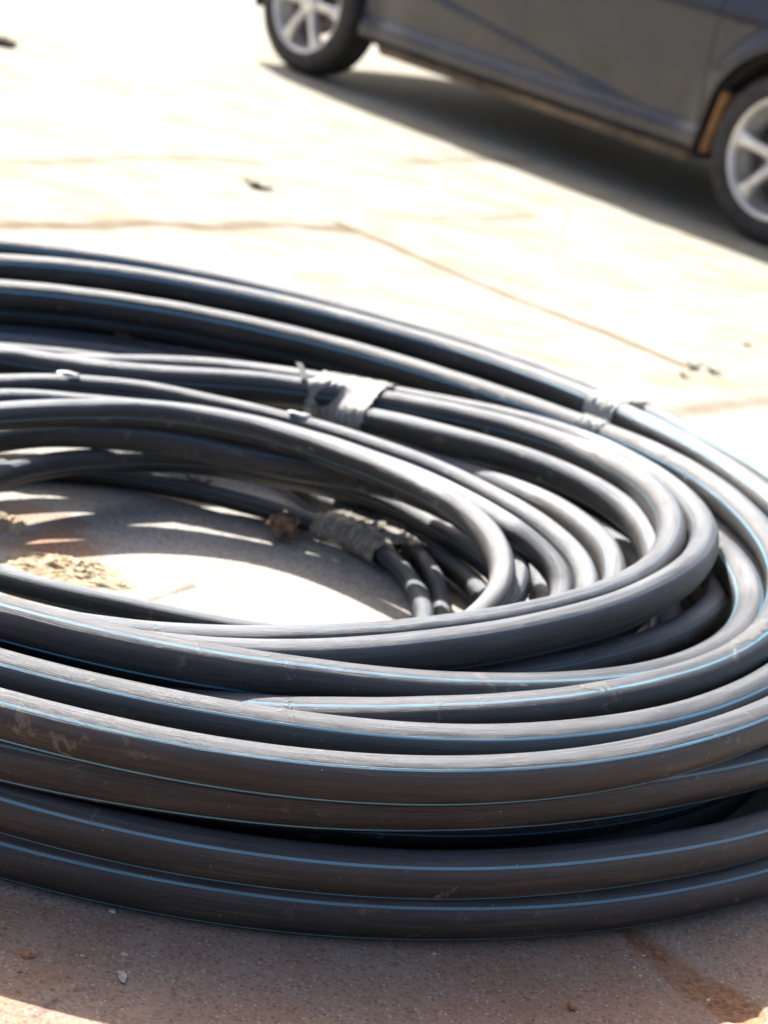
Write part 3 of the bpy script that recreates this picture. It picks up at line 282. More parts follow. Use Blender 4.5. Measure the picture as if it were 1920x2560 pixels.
('T2',0.0145,0.0155,20,12,(285, 398),[3623,3620,3621,3626,3634,3647,3661,3677,3691,3704,3712,3715,3722,3742,3764,3786,3808,3829,3850,3870,3889,3908,3927,3944,3961,3978,3994,4009,4023,4037,4050,4063,4075,4087,4098,4109,4120,4130,4139,4148,4157,4166,4174,4182,4189,4196,4203,4210,4216,4222,4227,4232,4237,4241,4245,4249,4252,4255,4258,4260,4262,4263,4264,4265,4265,4265,4265,4264,4263,4261,4259,4257,4254,4251,4247,4243,4239,4234,4229,4223,4217,4211,4204,4197,4190,4183,4175,4167,4158,4150,4141,4132,4123,4114,4105,4098,4099,4104,4109,4113,4116,4118,4108,4055,3959,3872,3825,3810,3797,3784,3768,3752,3734,3716,3697,3680,3664,3650,3639,3630],[176,183,189,195,201,207,213,220,227,235,244,254,258,252,245,239,234,229,225,221,218,215,213,211,209,208,206,205,204,204,203,202,202,202,201,201,201,201,201,200,200,200,200,200,200,200,200,200,200,200,200,200,200,200,200,200,200,200,200,200,200,200,200,200,200,200,200,200,200,200,200,200,200,200,200,200,200,201,201,201,201,201,201,202,202,203,203,204,204,205,206,207,209,210,212,215,222,232,243,255,267,280,288,270,223,177,156,155,157,159,160,161,160,158,156,155,155,155,160,168]),
('K1',0.0240,0.0255,57,12,None,[8297,8297,8296,8295,8295,8294,8293,8292,8291,8290,8288,8286,8283,8280,8275,8271,8265,8258,8250,8243,8237,8231,8226,8222,8219,8216,8215,8214,8213,8213,8213,8213,8213,8213,8213,8214,8215,8218,8220,8223,8226,8229,8231,8234,8235,8237,8237,8237,8236,8234,8232,8229,8225,8221,8217,8215,8222,8279,8293,8294,8295,8295,8296,8297,8297,8298,8299,8299,8300,8301,8301,8302,8303,8303,8304,8304,8305,8305,8306,8306,8307,8307,8307,8308,8308,8308,8308,8308,8309,8309,8309,8309,8309,8309,8309,8309,8309,8308,8308,8308,8308,8307,8307,8307,8306,8306,8305,8305,8305,8304,8303,8303,8302,8302,8301,8300,8300,8299,8299,8298],[255,255,255,255,255,255,255,255,256,256,257,257,258,259,260,262,264,266,268,270,272,273,274,275,276,276,276,276,276,276,276,276,276,276,276,276,275,275,275,274,274,273,273,273,272,273,273,274,276,277,280,283,286,291,295,300,299,264,255,255,255,255,255,255,255,255,255,255,255,255,255,255,255,255,255,255,255,255,255,255,255,255,255,255,255,255,255,255,255,255,255,255,255,255,255,255,255,255,255,255,255,255,255,255,255,255,255,255,255,255,255,255,255,255,255,255,255,255,255,255]),
('K2',0.0240,0.0255,4,12,None,[8564,8560,8556,8553,8550,8547,8546,8547,8549,8554,8560,8568,8575,8580,8580,8577,8571,8564,8558,8550,8543,8536,8529,8523,8518,8513,8509,8506,8504,8502,8501,8501,8501,8501,8503,8505,8508,8512,8517,8523,8528,8534,8539,8544,8549,8554,8558,8561,8564,8566,8569,8572,8575,8580,8586,8575,8516,8450,8417,8404,8398,8394,8389,8384,8375,8365,8351,8336,8319,8301,8283,8272,8267,8266,8266,8268,8270,8272,8273,8273,8274,8297,8400,8530,8581,8591,8598,8602,8602,8600,8596,8591,8582,8570,8558,8547,8537,8529,8522,8516,8512,8510,8510,8513,8519,8529,8542,8557,8568,8576,8582,8585,8586,8586,8584,8581,8579,8575,8572,8568],[818,806,794,782,769,757,744,732,719,706,694,683,674,667,663,661,660,661,662,663,665,667,670,672,674,676,678,680,681,682,683,683,683,683,682,681,679,677,675,672,670,667,665,662,659,657,655,653,651,649,646,644,640,635,628,629,660,699,721,730,734,734,733,731,729,727,726,725,724,724,727,742,764,784,800,814,826,836,843,847,851,869,936,1016,1041,1039,1037,1032,1026,1019,1011,1002,992,980,968,957,946,936,926,917,908,901,895,890,887,887,890,895,899,901,901,899,895,890,882,873,862,852,841,829]),
('K3',0.0240,0.0255,41,12,None,[7747,7747,7746,7745,7745,7744,7743,7743,7742,7742,7741,7740,7740,7739,7739,7738,7738,7737,7737,7736,7736,7735,7735,7735,7734,7734,7734,7734,7734,7734,7733,7733,7733,7733,7733,7734,7734,7734,7734,7734,7735,7735,7735,7736,7736,7736,7737,7737,7738,7738,7738,7738,7738,7738,7737,7738,7739,7741,7743,7744,7745,7746,7746,7747,7748,7748,7749,7750,7750,7751,7752,7752,7753,7753,7754,7754,7755,7755,7756,7756,7757,7757,7758,7758,7758,7758,7759,7759,7759,7759,7759,7759,7759,7759,7759,7759,7759,7759,7758,7758,7758,7758,7757,7757,7757,7756,7756,7755,7755,7754,7754,7753,7753,7752,7751,7751,7750,7749,7749,7748],[255,255,255,255,255,255,255,255,255,255,255,255,255,255,255,255,255,255,255,255,255,255,255,255,255,255,255,255,255,255,255,255,255,255,255,255,255,255,255,255,255,255,255,255,255,255,255,255,255,255,255,256,256,257,257,258,257,256,256,255,255,255,255,255,255,255,255,255,255,255,255,255,255,255,255,255,255,255,255,255,255,255,255,255,255,255,255,255,255,255,255,255,255,255,255,255,255,255,255,255,255,255,255,255,255,255,255,255,255,255,255,255,255,255,255,255,255,255,255,255]),
('K4',0.0240,0.0255,78,12,None,[8282,8290,8298,8307,8316,8326,8337,8349,8362,8378,8395,8411,8424,8432,8433,8429,8422,8414,8404,8394,8383,8372,8361,8350,8340,8332,8324,8317,8312,8307,8304,8302,8301,8301,8303,8305,8309,8315,8322,8331,8339,8347,8355,8363,8371,8379,8386,8393,8398,8404,8410,8416,8421,8421,8418,8415,8409,8387,8357,8338,8331,8332,8339,8348,8358,8365,8370,8373,8373,8370,8364,8357,8368,8415,8478,8515,8510,8499,8488,8477,8468,8455,8346,8153,8135,8134,8138,8143,8147,8150,8152,8153,8150,8140,8130,8123,8117,8112,8109,8107,8106,8108,8111,8115,8121,8129,8137,8147,8157,8168,8180,8192,8204,8216,8227,8238,8248,8257,8266,8274],[1225,1222,1218,1214,1208,1203,1196,1189,1182,1173,1164,1156,1150,1146,1144,1144,1144,1144,1145,1146,1146,1147,1148,1148,1148,1149,1149,1148,1148,1148,1147,1147,1146,1146,1145,1144,1143,1142,1141,1139,1137,1136,1135,1133,1132,1131,1130,1129,1129,1128,1128,1127,1126,1127,1130,1133,1137,1152,1175,1193,1205,1212,1215,1213,1209,1204,1200,1195,1191,1186,1179,1175,1205,1280,1357,1385,1365,1346,1332,1322,1315,1308,1243,1136,1135,1144,1155,1165,1174,1183,1190,1197,1200,1200,1200,1201,1201,1202,1202,1203,1203,1204,1205,1206,1207,1208,1209,1210,1212,1213,1215,1217,1219,1221,1223,1226,1228,1229,1228,1227]),
('K5',0.0240,0.0255,25,12,None,[7669,7668,7669,7661,7643,7631,7623,7615,7607,7599,7587,7577,7568,7561,7557,7555,7554,7554,7554,7553,7551,7549,7546,7544,7542,7540,7539,7537,7536,7535,7533,7531,7531,7530,7530,7531,7531,7531,7530,7530,7529,7527,7525,7522,7519,7516,7514,7511,7508,7503,7498,7491,7485,7481,7487,7518,7554,7582,7605,7622,7636,7646,7655,7661,7667,7672,7677,7682,7686,7691,7695,7698,7701,7704,7707,7709,7711,7713,7714,7715,7716,7717,7718,7718,7719,7719,7719,7720,7720,7721,7722,7723,7724,7726,7727,7728,7730,7731,7732,7733,7734,7734,7735,7734,7734,7733,7732,7730,7728,7726,7723,7719,7715,7711,7706,7700,7695,7688,7682,7675],[752,743,734,736,745,747,747,745,744,744,744,744,744,743,741,738,735,732,729,727,725,724,723,722,722,721,720,720,720,720,720,720,721,721,722,723,724,725,727,728,730,733,736,739,743,747,751,755,760,767,774,782,791,801,806,798,786,776,768,763,759,757,756,756,756,757,758,759,759,760,760,761,761,761,761,762,762,762,762,762,762,762,762,762,762,762,762,762,762,762,763,763,763,763,763,763,763,763,763,763,763,763,763,763,763,763,763,763,763,763,763,763,762,762,761,761,760,759,758,756]),
('K6',0.0240,0.0255,62,12,None,[7200,7196,7193,7189,7185,7181,7177,7172,7167,7161,7154,7146,7137,7128,7121,7115,7110,7107,7105,7105,7106,7108,7112,7116,7121,7127,7134,7141,7148,7155,7161,7168,7173,7178,7183,7187,7191,7194,7196,7199,7200,7202,7203,7203,7204,7204,7204,7203,7203,7202,7202,7201,7200,7199,7197,7196,7194,7193,7191,7188,7186,7183,7180,7176,7173,7170,7166,7163,7160,7158,7157,7157,7157,7159,7161,7164,7168,7172,7177,7183,7188,7194,7201,7207,7213,7219,7225,7231,7236,7241,7245,7249,7252,7255,7257,7259,7260,7261,7261,7261,7261,7260,7258,7257,7255,7253,7250,7247,7244,7241,7238,7234,7230,7227,7223,7219,7215,7211,7207,7203],[340,326,313,301,291,282,274,268,263,259,256,255,255,255,255,255,255,255,255,255,255,255,255,255,255,255,255,255,255,255,255,255,255,255,255,255,255,255,255,255,255,255,255,255,255,255,255,255,255,255,255,255,255,255,255,255,255,255,255,255,255,255,255,255,255,255,256,257,259,262,266,270,276,282,289,296,304,313,323,332,343,353,364,376,387,399,411,423,436,448,460,473,485,497,508,519,529,538,546,553,558,563,565,566,565,562,556,548,538,526,512,497,481,463,445,427,408,390,372,355]),
('K7',0.0210,0.0240,9,12,None,[6660,6669,6675,6678,6676,6671,6662,6652,6639,6625,6610,6596,6583,6571,6561,6553,6547,6544,6542,6542,6544,6548,6553,6559,6567,6576,6586,6597,6609,6621,6634,6647,6659,6672,6683,6694,6703,6714,6727,6737,6746,6752,6755,6756,6756,6756,6756,6756,6755,6755,6754,6753,6752,6751,6749,6745,6738,6728,6715,6699,6681,6661,6639,6615,6591,6567,6544,6522,6502,6484,6469,6458,6449,6443,6440,6439,6440,6443,6447,6452,6458,6464,6471,6478,6484,6490,6494,6498,6500,6500,6499,6494,6489,6483,6477,6472,6467,6462,6458,6455,6453,6452,6453,6455,6459,6463,6469,6476,6484,6493,6504,6515,6528,6544,6562,6581,6599,6617,6633,6647],[947,941,932,921,907,891,873,853,831,807,781,754,725,696,665,634,602,570,538,506,475,445,417,389,364,341,320,302,286,273,263,255,248,244,241,240,240,240,240,241,242,244,246,249,251,253,255,257,258,259,259,259,258,256,253,251,248,246,245,244,244,244,245,246,248,251,254,259,266,273,283,294,306,320,336,352,370,388,407,427,447,468,489,510,532,553,574,594,615,634,653,670,687,703,719,735,750,765,780,795,809,823,836,849,862,874,885,895,904,913,920,926,930,935,941,946,950,953,953,951])]
NS = 120
def upsample(v, n):
    F = np.fft.rfft(v); G = np.zeros(n // 2 + 1, complex); m = min(len(F), 46); G[:m] = F[:m]
    return np.fft.irfft(G, n) * n / len(v)
PATHS = {}
def tube_mesh(name, P, a, b, phi0, closed, parent, mat, ns=28):
    n = len(P)
    if closed: T = np.roll(P, -1, 0) - np.roll(P, 1, 0)
    else: T = np.gradient(P, axis=0)
    T /= np.linalg.norm(T, axis=1)[:, None]
    O = np.cross(T, [0, 0, 1.0]); O /= np.linalg.norm(O, axis=1)[:, None]     # path runs counter-clockwise: outward
    U = np.cross(O, T)
    ph = np.arange(ns) * 2 * math.pi / ns
    A = np.broadcast_to(a, (n,)); B = np.broadcast_to(b, (n,))
    V = P[:, None] + O[:, None] * (A[:, None] * np.cos(ph))[..., None] + U[:, None] * (B[:, None] * np.sin(ph))[..., None]
    V = V.reshape(-1, 3)
    L = np.concatenate([[0], np.cumsum(np.linalg.norm(np.diff(P, axis=0), axis=1))])
    if closed: L = np.append(L, L[-1] + np.linalg.norm(P[0] - P[-1]))
    m = n if closed else n - 1
    F = []; UV = []
    p0 = np.broadcast_to(phi0, (n,))
    for i in range(m):
        j = (i + 1) % n
        for k in range(ns):
            q = (k + 1) % ns
            F.append((i * ns + k, j * ns + k, j * ns + q, i * ns + q))
            v0, v1 = k / ns, (k + 1) / ns
            oi, oj = (-p0[i] + 45) / 360 + 1, (-p0[j] + 45) / 360 + 1
            UV += [(L[i], v0 + oi), (L[i + 1], v0 + oj), (L[i + 1], v1 + oj), (L[i], v1 + oi)]
    if not closed:
        F.append(tuple(range(ns))); UV += [(0, .0)] * ns
        F.append(tuple((n - 1) * ns + k for k in reversed(range(ns)))); UV += [(0, .0)] * ns
    o = mesh_obj(name, V, F, mat, parent, True, UV)
    return o
coil = empty('pipe_coil', (CX, CY, 0))
tag(coil, 'big loose coil of black plastic pipe with thin blue stripes lying on the concrete', 'pipe coil')
NP = 480
for key, a, b, phi0, tw, arc, rr, zz in TURNS:
    r = upsample(np.array(rr) / 1e4, NP); z = upsample(np.array(zz) / 1e4, NP)
    th = np.arange(NP) * 2 * math.pi / NP
    P = np.stack([r * np.cos(th), r * np.sin(th), z], -1)
    k_ = len(PATHS) * 1.7; wv = .0005 * np.sin(th * 9 + k_) + .0002 * np.sin(th * 19 + k_ * 2.3)
    P[:, 0] += wv * np.cos(th); P[:, 1] += wv * np.sin(th); P[:, 2] += .0002 * np.sin(th * 15 + k_ * 1.4)
    PATHS[key] = (P, a, b)
    ov = 1 + .022 * np.sin(th * 5 + k_) + .006 * np.sin(th * 11 + k_ * 2)
    A_, B_ = a * ov, b * (2 - ov)
    mt = PIPE if key[0] == 'F' and key != 'F8' else PIPE2
    ph = phi0 + tw * np.sin(th + 1.3 * len(PATHS))
    if arc:
        i0, i1 = int(arc[0] / 360 * NP), int(arc[1] / 360 * NP)
        sel = np.arange(i0, i1) % NP
        tube_mesh('pipe_turn', P[sel], A_[sel], B_[sel], ph[sel], False, coil, mt)
    else:
        tube_mesh('pipe_turn', P, A_, B_, ph, True, coil, mt)

# tape wrapped round neighbouring turns
def tape_material(name, col, col2, alpha):
    M = Mat(name); tc = M.n('ShaderNodeTexCoord').outputs['Object']; uv = M.n('ShaderNodeUVMap', uv_map='UVMap').outputs[0]
    mp = M.n('ShaderNodeMapping'); mp.inputs['Scale'].default_value = (26, 3, 1); M.l(uv, mp.inputs[0])
    f = M.noise(mp.outputs[0], 1.0, 7, .7, .6)
    g = M.noise(tc, 60, 5, .6)
    M.l(M.mix(M.ramp(f, .35, .65), col, col2), M.p.inputs['Base Color'])
    M.l(M.math('ADD', M.ramp(f, .4, .7, -.16, .12), alpha), M.p.inputs['Alpha'])
    M.set(Roughness=.28, Specular_IOR_Level=.6)
    M.bump(M.math('ADD', f, M.math('MULTIPLY', g, .7)), .9, .0035)
    return M.m
TAPE = tape_material('grey_wrapping_tape', (.20, .19, .165), (.42, .41, .37), .90)
FILM = tape_material('clear_wrapping_film', (.30, .31, .28), (.72, .74, .70), .66)
SCRAPM = tape_material('torn_clear_tape', (.16, .16, .15), (.46, .46, .43), .38)
WEB = tape_material('dirty_packing_film', (.20, .17, .13), (.60, .56, .48), .70)  # paler streak colour paints in the film's bright glints
def hull2(pts):
    pts = sorted(map(tuple, pts)); 
    def half(p):
        h = []
        for q in p:
            while len(h) > 1 and (h[-1][0] - h[-2][0]) * (q[1] - h[-2][1]) - (h[-1][1] - h[-2][1]) * (q[0] - h[-2][0]) <= 0: h.pop()
            h.append(q)
        return h[:-1]
    return half(pts) + half(pts[::-1])
def wrap(name, keys, az0, az1, m, gap=.002, crinkle=.0016, seed=1, label=None, skew=0.0):
    n = 26; K = 56; V = []; F = []; UV = []
    rnd = random.Random(seed); sh = rnd.uniform(0, 100)
    for i in range(n):
        az = az0 + (az1 - az0) * i / (n - 1)
        pts = []
        for k in keys:
            P, a, b = PATHS[k]; x = (az % 360) / 360 * NP; q = int(x) % NP
            c = P[q] * (1 - (x - int(x))) + P[(q + 1) % NP] * (x - int(x))
            rc, zc = math.hypot(c[0], c[1]), c[2]
            for w in range(28):
                t = w / 28 * 2 * math.pi
                pts.append((rc + (a + gap) * math.cos(t), zc + (b + gap) * math.sin(t)))
        h = hull2(pts); h = h + [h[0]]
        seg = [math.dist(h[j], h[j + 1]) for j in range(len(h) - 1)]; tot = sum(seg)
        res = []; j = 0; acc = 0
        for k in range(K):
            s = tot * k / K
            while acc + seg[j] < s: acc += seg[j]; j += 1
            f = (s - acc) / seg[j]; res.append((h[j][0] * (1 - f) + h[j + 1][0] * f, h[j][1] * (1 - f) + h[j + 1][1] * f))
        cr = sum(p[0] for p in res) / K; cz = sum(p[1] for p in res) / K
        for k, (rr_, zz_) in enumerate(res):
            az_k = az + skew * math.sin(2 * math.pi * k / K) + (.25 * rnd.uniform(-1, 1) * abs(az1 - az0) / 6 if i in (0, n - 1) else 0)
            dn = noise.noise(Vector((i * .55 + sh, k * .22, seed))) * crinkle + noise.noise(Vector((i * 1.7, k * .9 + sh, seed))) * crinkle * .4
            e = 1 + dn / max(.02, math.hypot(rr_ - cr, zz_ - cz))
            R_, Z_ = cr + (rr_ - cr) * e, cz + (zz_ - cz) * e
            V.append((R_ * math.cos(math.radians(az_k)), R_ * math.sin(math.radians(az_k)), max(Z_, .001)))
    for i in range(n - 1):
        for k in range(K):
            q = (k + 1) % K
            F.append((i * K + k, (i + 1) * K + k, (i + 1) * K + q, i * K + q))
            UV += [(i / n, k / K * 4), ((i + 1) / n, k / K * 4), ((i + 1) / n, (k + 1) / K * 4), (i / n, (k + 1) / K * 4)]
    o = mesh_obj(name, V, F, m, coil, True, UV)
    md = o.modifiers.new('thick', 'SOLIDIFY'); md.thickness = .0006
    if label: o['label'] = label
    return o
def scrap(key, az0, az1, f0, f1, seed, label):
    P, a, b = PATHS[key]; V = []; F = []; n, k = 22, 10
    for i in range(n):
        az = az0 + (az1 - az0) * i / (n - 1); x = (az % 360) / 360 * NP; q = int(x) % NP
        c = P[q] * (1 - (x - int(x))) + P[(q + 1) % NP] * (x - int(x)); rc, zc = math.hypot(c[0], c[1]), c[2]
        e0 = noise.noise(Vector((i * .35, seed, 0))) * 22; e1 = noise.noise(Vector((i * .3, seed + 5, 0))) * 26
        en = math.sin(math.pi * (i + .3) / (n - .4)) ** .5
        mid = (f0 + f1) / 2
        for j in range(k):
            t = j / (k - 1); f = math.radians(mid + ((f0 + e0 - mid) * (1 - t) + (f1 + e1 - mid) * t) * en)
            g = .0006 + .0012 * max(0, noise.noise(Vector((i * .8, j * .7, seed))))
            R_, Z_ = rc + (a + g) * math.cos(f), zc + (b + g) * math.sin(f)
            V.append((R_ * math.cos(math.radians(az)), R_ * math.sin(math.radians(az)), Z_))
    for i in range(n - 1):
        for j in range(k - 1): F.append((i * k + j, (i + 1) * k + j, (i + 1) * k + j + 1, i * k + j + 1))
    o = mesh_obj('tape_scrap', V, F, SCRAPM, coil); o.modifiers.new('t', 'SOLIDIFY').thickness = .0003; o['label'] = label

wrap('tape_wrap', ('G1','G2','G3'), 68.4, 79.8, TAPE, .003, .0022, 1, 'thick grey tape wound round two inner turns')
wrap('tape_wrap', ('F4','F5'), 48.0, 52.0, FILM, .002, .004, 4, 'clear film wound round the two outermost back turns')
wrap('tape_wrap', ('F6',), 45.5, 48.6, FILM, .002, .004, 5, 'clear film wound round the single back turn just inside the outermost two')
scrap('F6', -27.96, -19.87, 75, 130, 2, 'torn scrap of clear tape stuck on the upper turn at right')
scrap('F6', -49.42, -46.56, 70, 108, 7, 'small torn tape scrap on the upper front turn')
wrap('tape_wrap', ('T1','T2'), 45.9, 56.9, WEB, .004, .005, 7, 'dirty tape wound round the pipes on the ground')
wrap('tape_wrap', ('T1','T2'), 32.6, 46.9, WEB, .005, .008, 9, 'shiny crumpled film wound round the pipes on the ground')

# narrow strap standing up beside the wrapped pair of turns
def ribbon(name, pts, w, t, m, parent=None, wdir=(1, 0, 0)):
    bm = bmesh.new(); rows = []
    wd = Vector(wdir).normalized()
    P = [Vector(p) for p in pts]
    for i, p in enumerate(P):
        tg = (P[min(i + 1, len(P) - 1)] - P[max(i - 1, 0)]).normalized(); nn = tg.cross(wd).normalized()
        ww = w * (1 + .12 * math.sin(i * 2.1))
        rows.append([bm.verts.new(p + wd * sx * ww / 2 + nn * sn * t / 2) for sx, sn in ((-1, -1), (1, -1), (1, 1), (-1, 1))])
    for a, b in zip(rows[:-1], rows[1:]):
        for k in range(4): bm.faces.new((a[k], a[(k + 1) % 4], b[(k + 1) % 4], b[k]))
    bm.faces.new(rows[0]); bm.faces.new(rows[-1][::-1])
    return bm_obj(name, bm, m, parent)
STRAP = plain('grey_plastic_strap', (.55, .54, .53), .4, nscale=90)
C0 = Vector((CX, CY, 0))
_n = STRAP.node_tree; _t = _n.nodes.new('ShaderNodeBsdfTranslucent'); _t.inputs[0].default_value = (.7, .68, .65, 1)
_m = _n.nodes.new('ShaderNodeMixShader'); _m.inputs[0].default_value = .55
_n.links.new(_n.nodes['Principled BSDF'].outputs[0], _m.inputs[1]); _n.links.new(_t.outputs[0], _m.inputs[2]); _n.links.new(_m.outputs[0], _n.nodes['Material Output'].inputs[0])
S = [Vector(p) - C0 for p in [(-0.1868, 3.1799, 0.1928), (-0.1524, 3.1557, 0.1222)]]
pts = [S[0].lerp(S[1], t) + Vector((.004 * math.sin(t * 5), 0, 0)) for t in np.linspace(0, 1, 9)]
o = ribbon('loose_strap', pts, .011, .0015, STRAP, coil, (.93, -.35, .1)); o['label'] = 'narrow grey plastic strap sticking up out of the coil'
# crumpled knots of tape on the thin inner turn
def lump(name, loc, s, m, parent=None, seed=0, amp=.5, sub=3, flat=False):
    bm = bmesh.new(); bmesh.ops.create_icosphere(bm, subdivisions=sub, radius=1)
    for v in bm.verts:
        k = 1 + amp * noise.noise(v.co * 1.7 + Vector((seed * 7.1, 0, 0))) + amp * .4 * noise.noise(v.co * 4.5 + Vector((0, seed * 3.3, 0)))
        v.co = Vector((v.co.x * s[0], v.co.y * s[1], v.co.z * s[2])) * k + (Vector(loc) if parent else Vector((0, 0, 0)))
    o = bm_obj(name, bm, m, parent, not flat)
    if not parent: o.location = loc
    return o
WHITE = plain('white_tape_scrap', (.36, .36, .35), .35, nscale=60)
for k, p in enumerate([(-0.5122, 2.9612, 0.1544), (-0.1603, 3.0049, 0.1592)]):
    lump('tape_knot', Vector(p) - C0, (.018, .009, .005), WHITE, coil, k + 2, .6)

# ------------------------------------------------------------------ litter
LEAF = plain('dry_leaf_brown', (.07, .045, .018), .7, nscale=120, noise_amt=.5)
TWIG = plain('dry_twig_brown', (.09, .07, .05), .8, nscale=150, noise_amt=.5)
SCRAP = plain('grey_leaf', (.24, .21, .18), .8, nscale=100, noise_amt=.5)
SEED = plain('seed_husk_orange', (.36, .17, .075), .6, nscale=200)
CHIP = plain('pale_chip', (.55, .50, .43), .8, nscale=150)
CHIPD = plain('tan_chip', (.42, .29, .17), .8, nscale=150)
def leaf(loc, L, W, rz, curl, m, label, seed=0, tilt=0):
    bm = bmesh.new(); n = 14; top = []; bot = []
    for i in range(n + 1):
        t = i / n; w = W * math.sin(math.pi * t ** .8) * (1 + .25 * math.sin(t * 17 + seed)) / 2 + .0003
        x = (t - .5) * L; z = curl * (2 * t - 1) ** 2 * L * .5 + .0015 * math.sin(t * 9 + seed)
        row = []
        for s in (-1, -.5, 0, .5, 1):
            row.append((x, s * w, z + abs(s) * w * .7 + .0009))
        top.append([bm.verts.new(p) for p in row]); bot.append([bm.verts.new((p[0], p[1], p[2] - .0007)) for p in row])
    for R in (top, bot):
        for a, b in zip(R[:-1], R[1:]):
            for k in range(4): bm.faces.new((a[k], a[k + 1], b[k + 1], b[k]))
    for i in range(n):
        for k in (0, 4): bm.faces.new((top[i][k], top[i + 1][k], bot[i + 1][k], bot[i][k]))
    for i in (0, n):
        for k in range(4): bm.faces.new((top[i][k], top[i][k + 1], bot[i][k + 1], bot[i][k]))
    o = bm_obj('dry_leaf', bm, m, None, True); o.location = loc; o.rotation_euler = (tilt, 0, rz)
    return tag(o, label, 'leaf')
leaf((-0.5298, 5.5526, 0.0), .105, .034, -.1, .25, LEAF, 'curled brown dry leaf lying alone on the bright concrete between coil and car', 1)
leaf((0.7849, 4.9519, 0.0), .035, .010, .4, .3, TWIG, 'small dark dry leaf on the concrete right of the far joint', 2)
leaf((0.3463, 6.1715, 0.0), .022, .007, .1, .2, TWIG, 'tiny dark leaf scrap on the concrete near the car shadow', 3)
tag(lump('seed_husk', (0.2878, 1.761, 0.003), (.0045,.0065,.0035), SEED, None, 3, .5), 'orange brown seed husk on the shaded concrete in front of the coil', 'seed')
tag(lump('seed_husk', (-0.2337, 1.6392, 0.002), (.006,.004,.003), SEED, None, 5, .6), 'small orange crumb at the left in front of the coil', 'crumb')
leaf((-0.143, 1.6369, 0.001), .022, .007, -1.1, .15, CHIP, 'pale slender flake on the shaded concrete at front left', 4)
tag(lump('pebble', (-0.1738, 1.7475, 0.0013), (0.0041,0.0024,0.0017), CHIP, None, 11, .7, 2, True), 'round pale pebble just below the coil at front left', 'pebble', 'pebbles in the foreground')
tag(lump('pebble', (-0.1483, 1.6775, 0.0011), (0.0036,0.0023,0.0014), CHIP, None, 12, .7, 2, True), 'pale pebble above the slender flake', 'pebble', 'pebbles in the foreground')
tag(lump('pebble', (-0.1848, 1.6592, 0.0008), (0.0023,0.0012,0.0011), CHIP, None, 13, .7, 2, True), 'tiny pale sliver left of the pale pebble', 'pebble', 'pebbles in the foreground')
tag(lump('pebble', (-0.1376, 1.6503, 0.0006), (0.0021,0.0009,0.0009), CHIP, None, 14, .7, 2, True), 'tiny pale bit beside the slender flake', 'pebble', 'pebbles in the foreground')
tag(lump('pebble', (-0.0901, 1.6473, 0.0011), (0.0025,0.0020,0.0014), CHIPD, None, 15, .7, 2, True), 'tan pebble right of the slender flake', 'pebble', 'pebbles in the foreground')
tag(lump('pebble', (0.0909, 1.7692, 0.0008), (0.0024,0.0012,0.0011), CHIPD, None, 16, .7, 2, True), 'small tan crumb below the middle of the coil', 'pebble', 'pebbles in the foreground')
tag(lump('pebble', (0.1471, 1.8034, 0.0008), (0.0025,0.0019,0.0011), CHIP, None, 17, .7, 2, True), 'pale speck below the middle of the coil, right of a tan crumb', 'pebble', 'pebbles in the foreground')
tag(lump('pebble', (0.1522, 1.7655, 0.0011), (0.0024,0.0022,0.0014), CHIPD, None, 18, .7, 2, True), 'orange tan crumb in the middle foreground', 'pebble', 'pebbles in the foreground')
tag(lump('pebble', (0.1012, 1.7258, 0.0006), (0.0012,0.0010,0.0008), CHIP, None, 19, .7, 2, True), 'tiny pale speck in the middle foreground', 'pebble', 'pebbles in the foreground')
tag(lump('pebble', (0.3563, 1.8641, 0.0008), (0.0016,0.0019,0.0011), CHIP, None, 20, .7, 2, True), 'pale grit left of the sandy groove', 'pebble', 'pebbles in the foreground')
tag(lump('pebble', (0.362, 1.8502, 0.0008), (0.0020,0.0019,0.0011), CHIP, None, 21, .7, 2, True), 'pale grit just below another left of the sandy groove', 'pebble', 'pebbles in the foreground')
tag(lump('pebble', (0.3676, 1.8931, 0.0006), (0.0018,0.0013,0.0008), CHIP, None, 22, .7, 2, True), 'tiny pale grain above the grit by the groove', 'pebble', 'pebbles in the foreground')
tag(lump('pebble', (0.4194, 1.9211, 0.0008), (0.0018,0.0011,0.0011), CHIP, None, 23, .7, 2, True), 'pale grain right of the sandy groove top', 'pebble', 'pebbles in the foreground')
tag(lump('pebble', (0.4589, 1.9118, 0.0006), (0.0016,0.0009,0.0008), CHIP, None, 24, .7, 2, True), 'tiny grain right of the middle of the groove', 'pebble', 'pebbles in the foreground')
tag(lump('pebble', (0.2532, 1.8034, 0.0008), (0.0024,0.0014,0.0011), CHIPD, None, 25, .7, 2, True), 'small tan crumb left of the orange seed husk', 'pebble', 'pebbles in the foreground')
tag(lump('pebble', (0.4324, 1.8331, 0.0008), (0.0021,0.0019,0.0011), CHIP, None, 26, .7, 2, True), 'pale grain lying in the sandy groove', 'pebble', 'pebbles in the foreground')
tag(lump('pebble', (-0.235, 1.6126, 0.0014), (0.0039,0.0021,0.0019), CHIPD, None, 27, .7, 2, True), 'flat tan crumb at the left edge of the foreground', 'pebble', 'pebbles in the foreground')
leaf((-0.5063, 3.4328, 0.0968), .045, .012, -.2, .3, TWIG, 'dry grey leaf caught among the dark turns at the back of the coil', 6, .9)
tag(lump('dry_seed_head', (-0.1435, 2.8748, 0.024), (.021,.018,.017), plain('brown_husk', (.19,.12,.08), .9, nscale=90, noise_amt=.6, bumpd=.003), None, 8, .8), 'round brown dry husk against the pipe inside the coil', 'husk')
leaf((0.6237, 4.5859, 0.001), 0.060, .02, 0.50, .4, SCRAP, 'clump of grey leaves on the concrete beyond the coil at right', 7)
leaf((0.6693, 4.5834, 0.001), 0.050, .02, -0.40, .4, SCRAP, 'dark crumpled leaf at the right end of the leaf clump', 8)
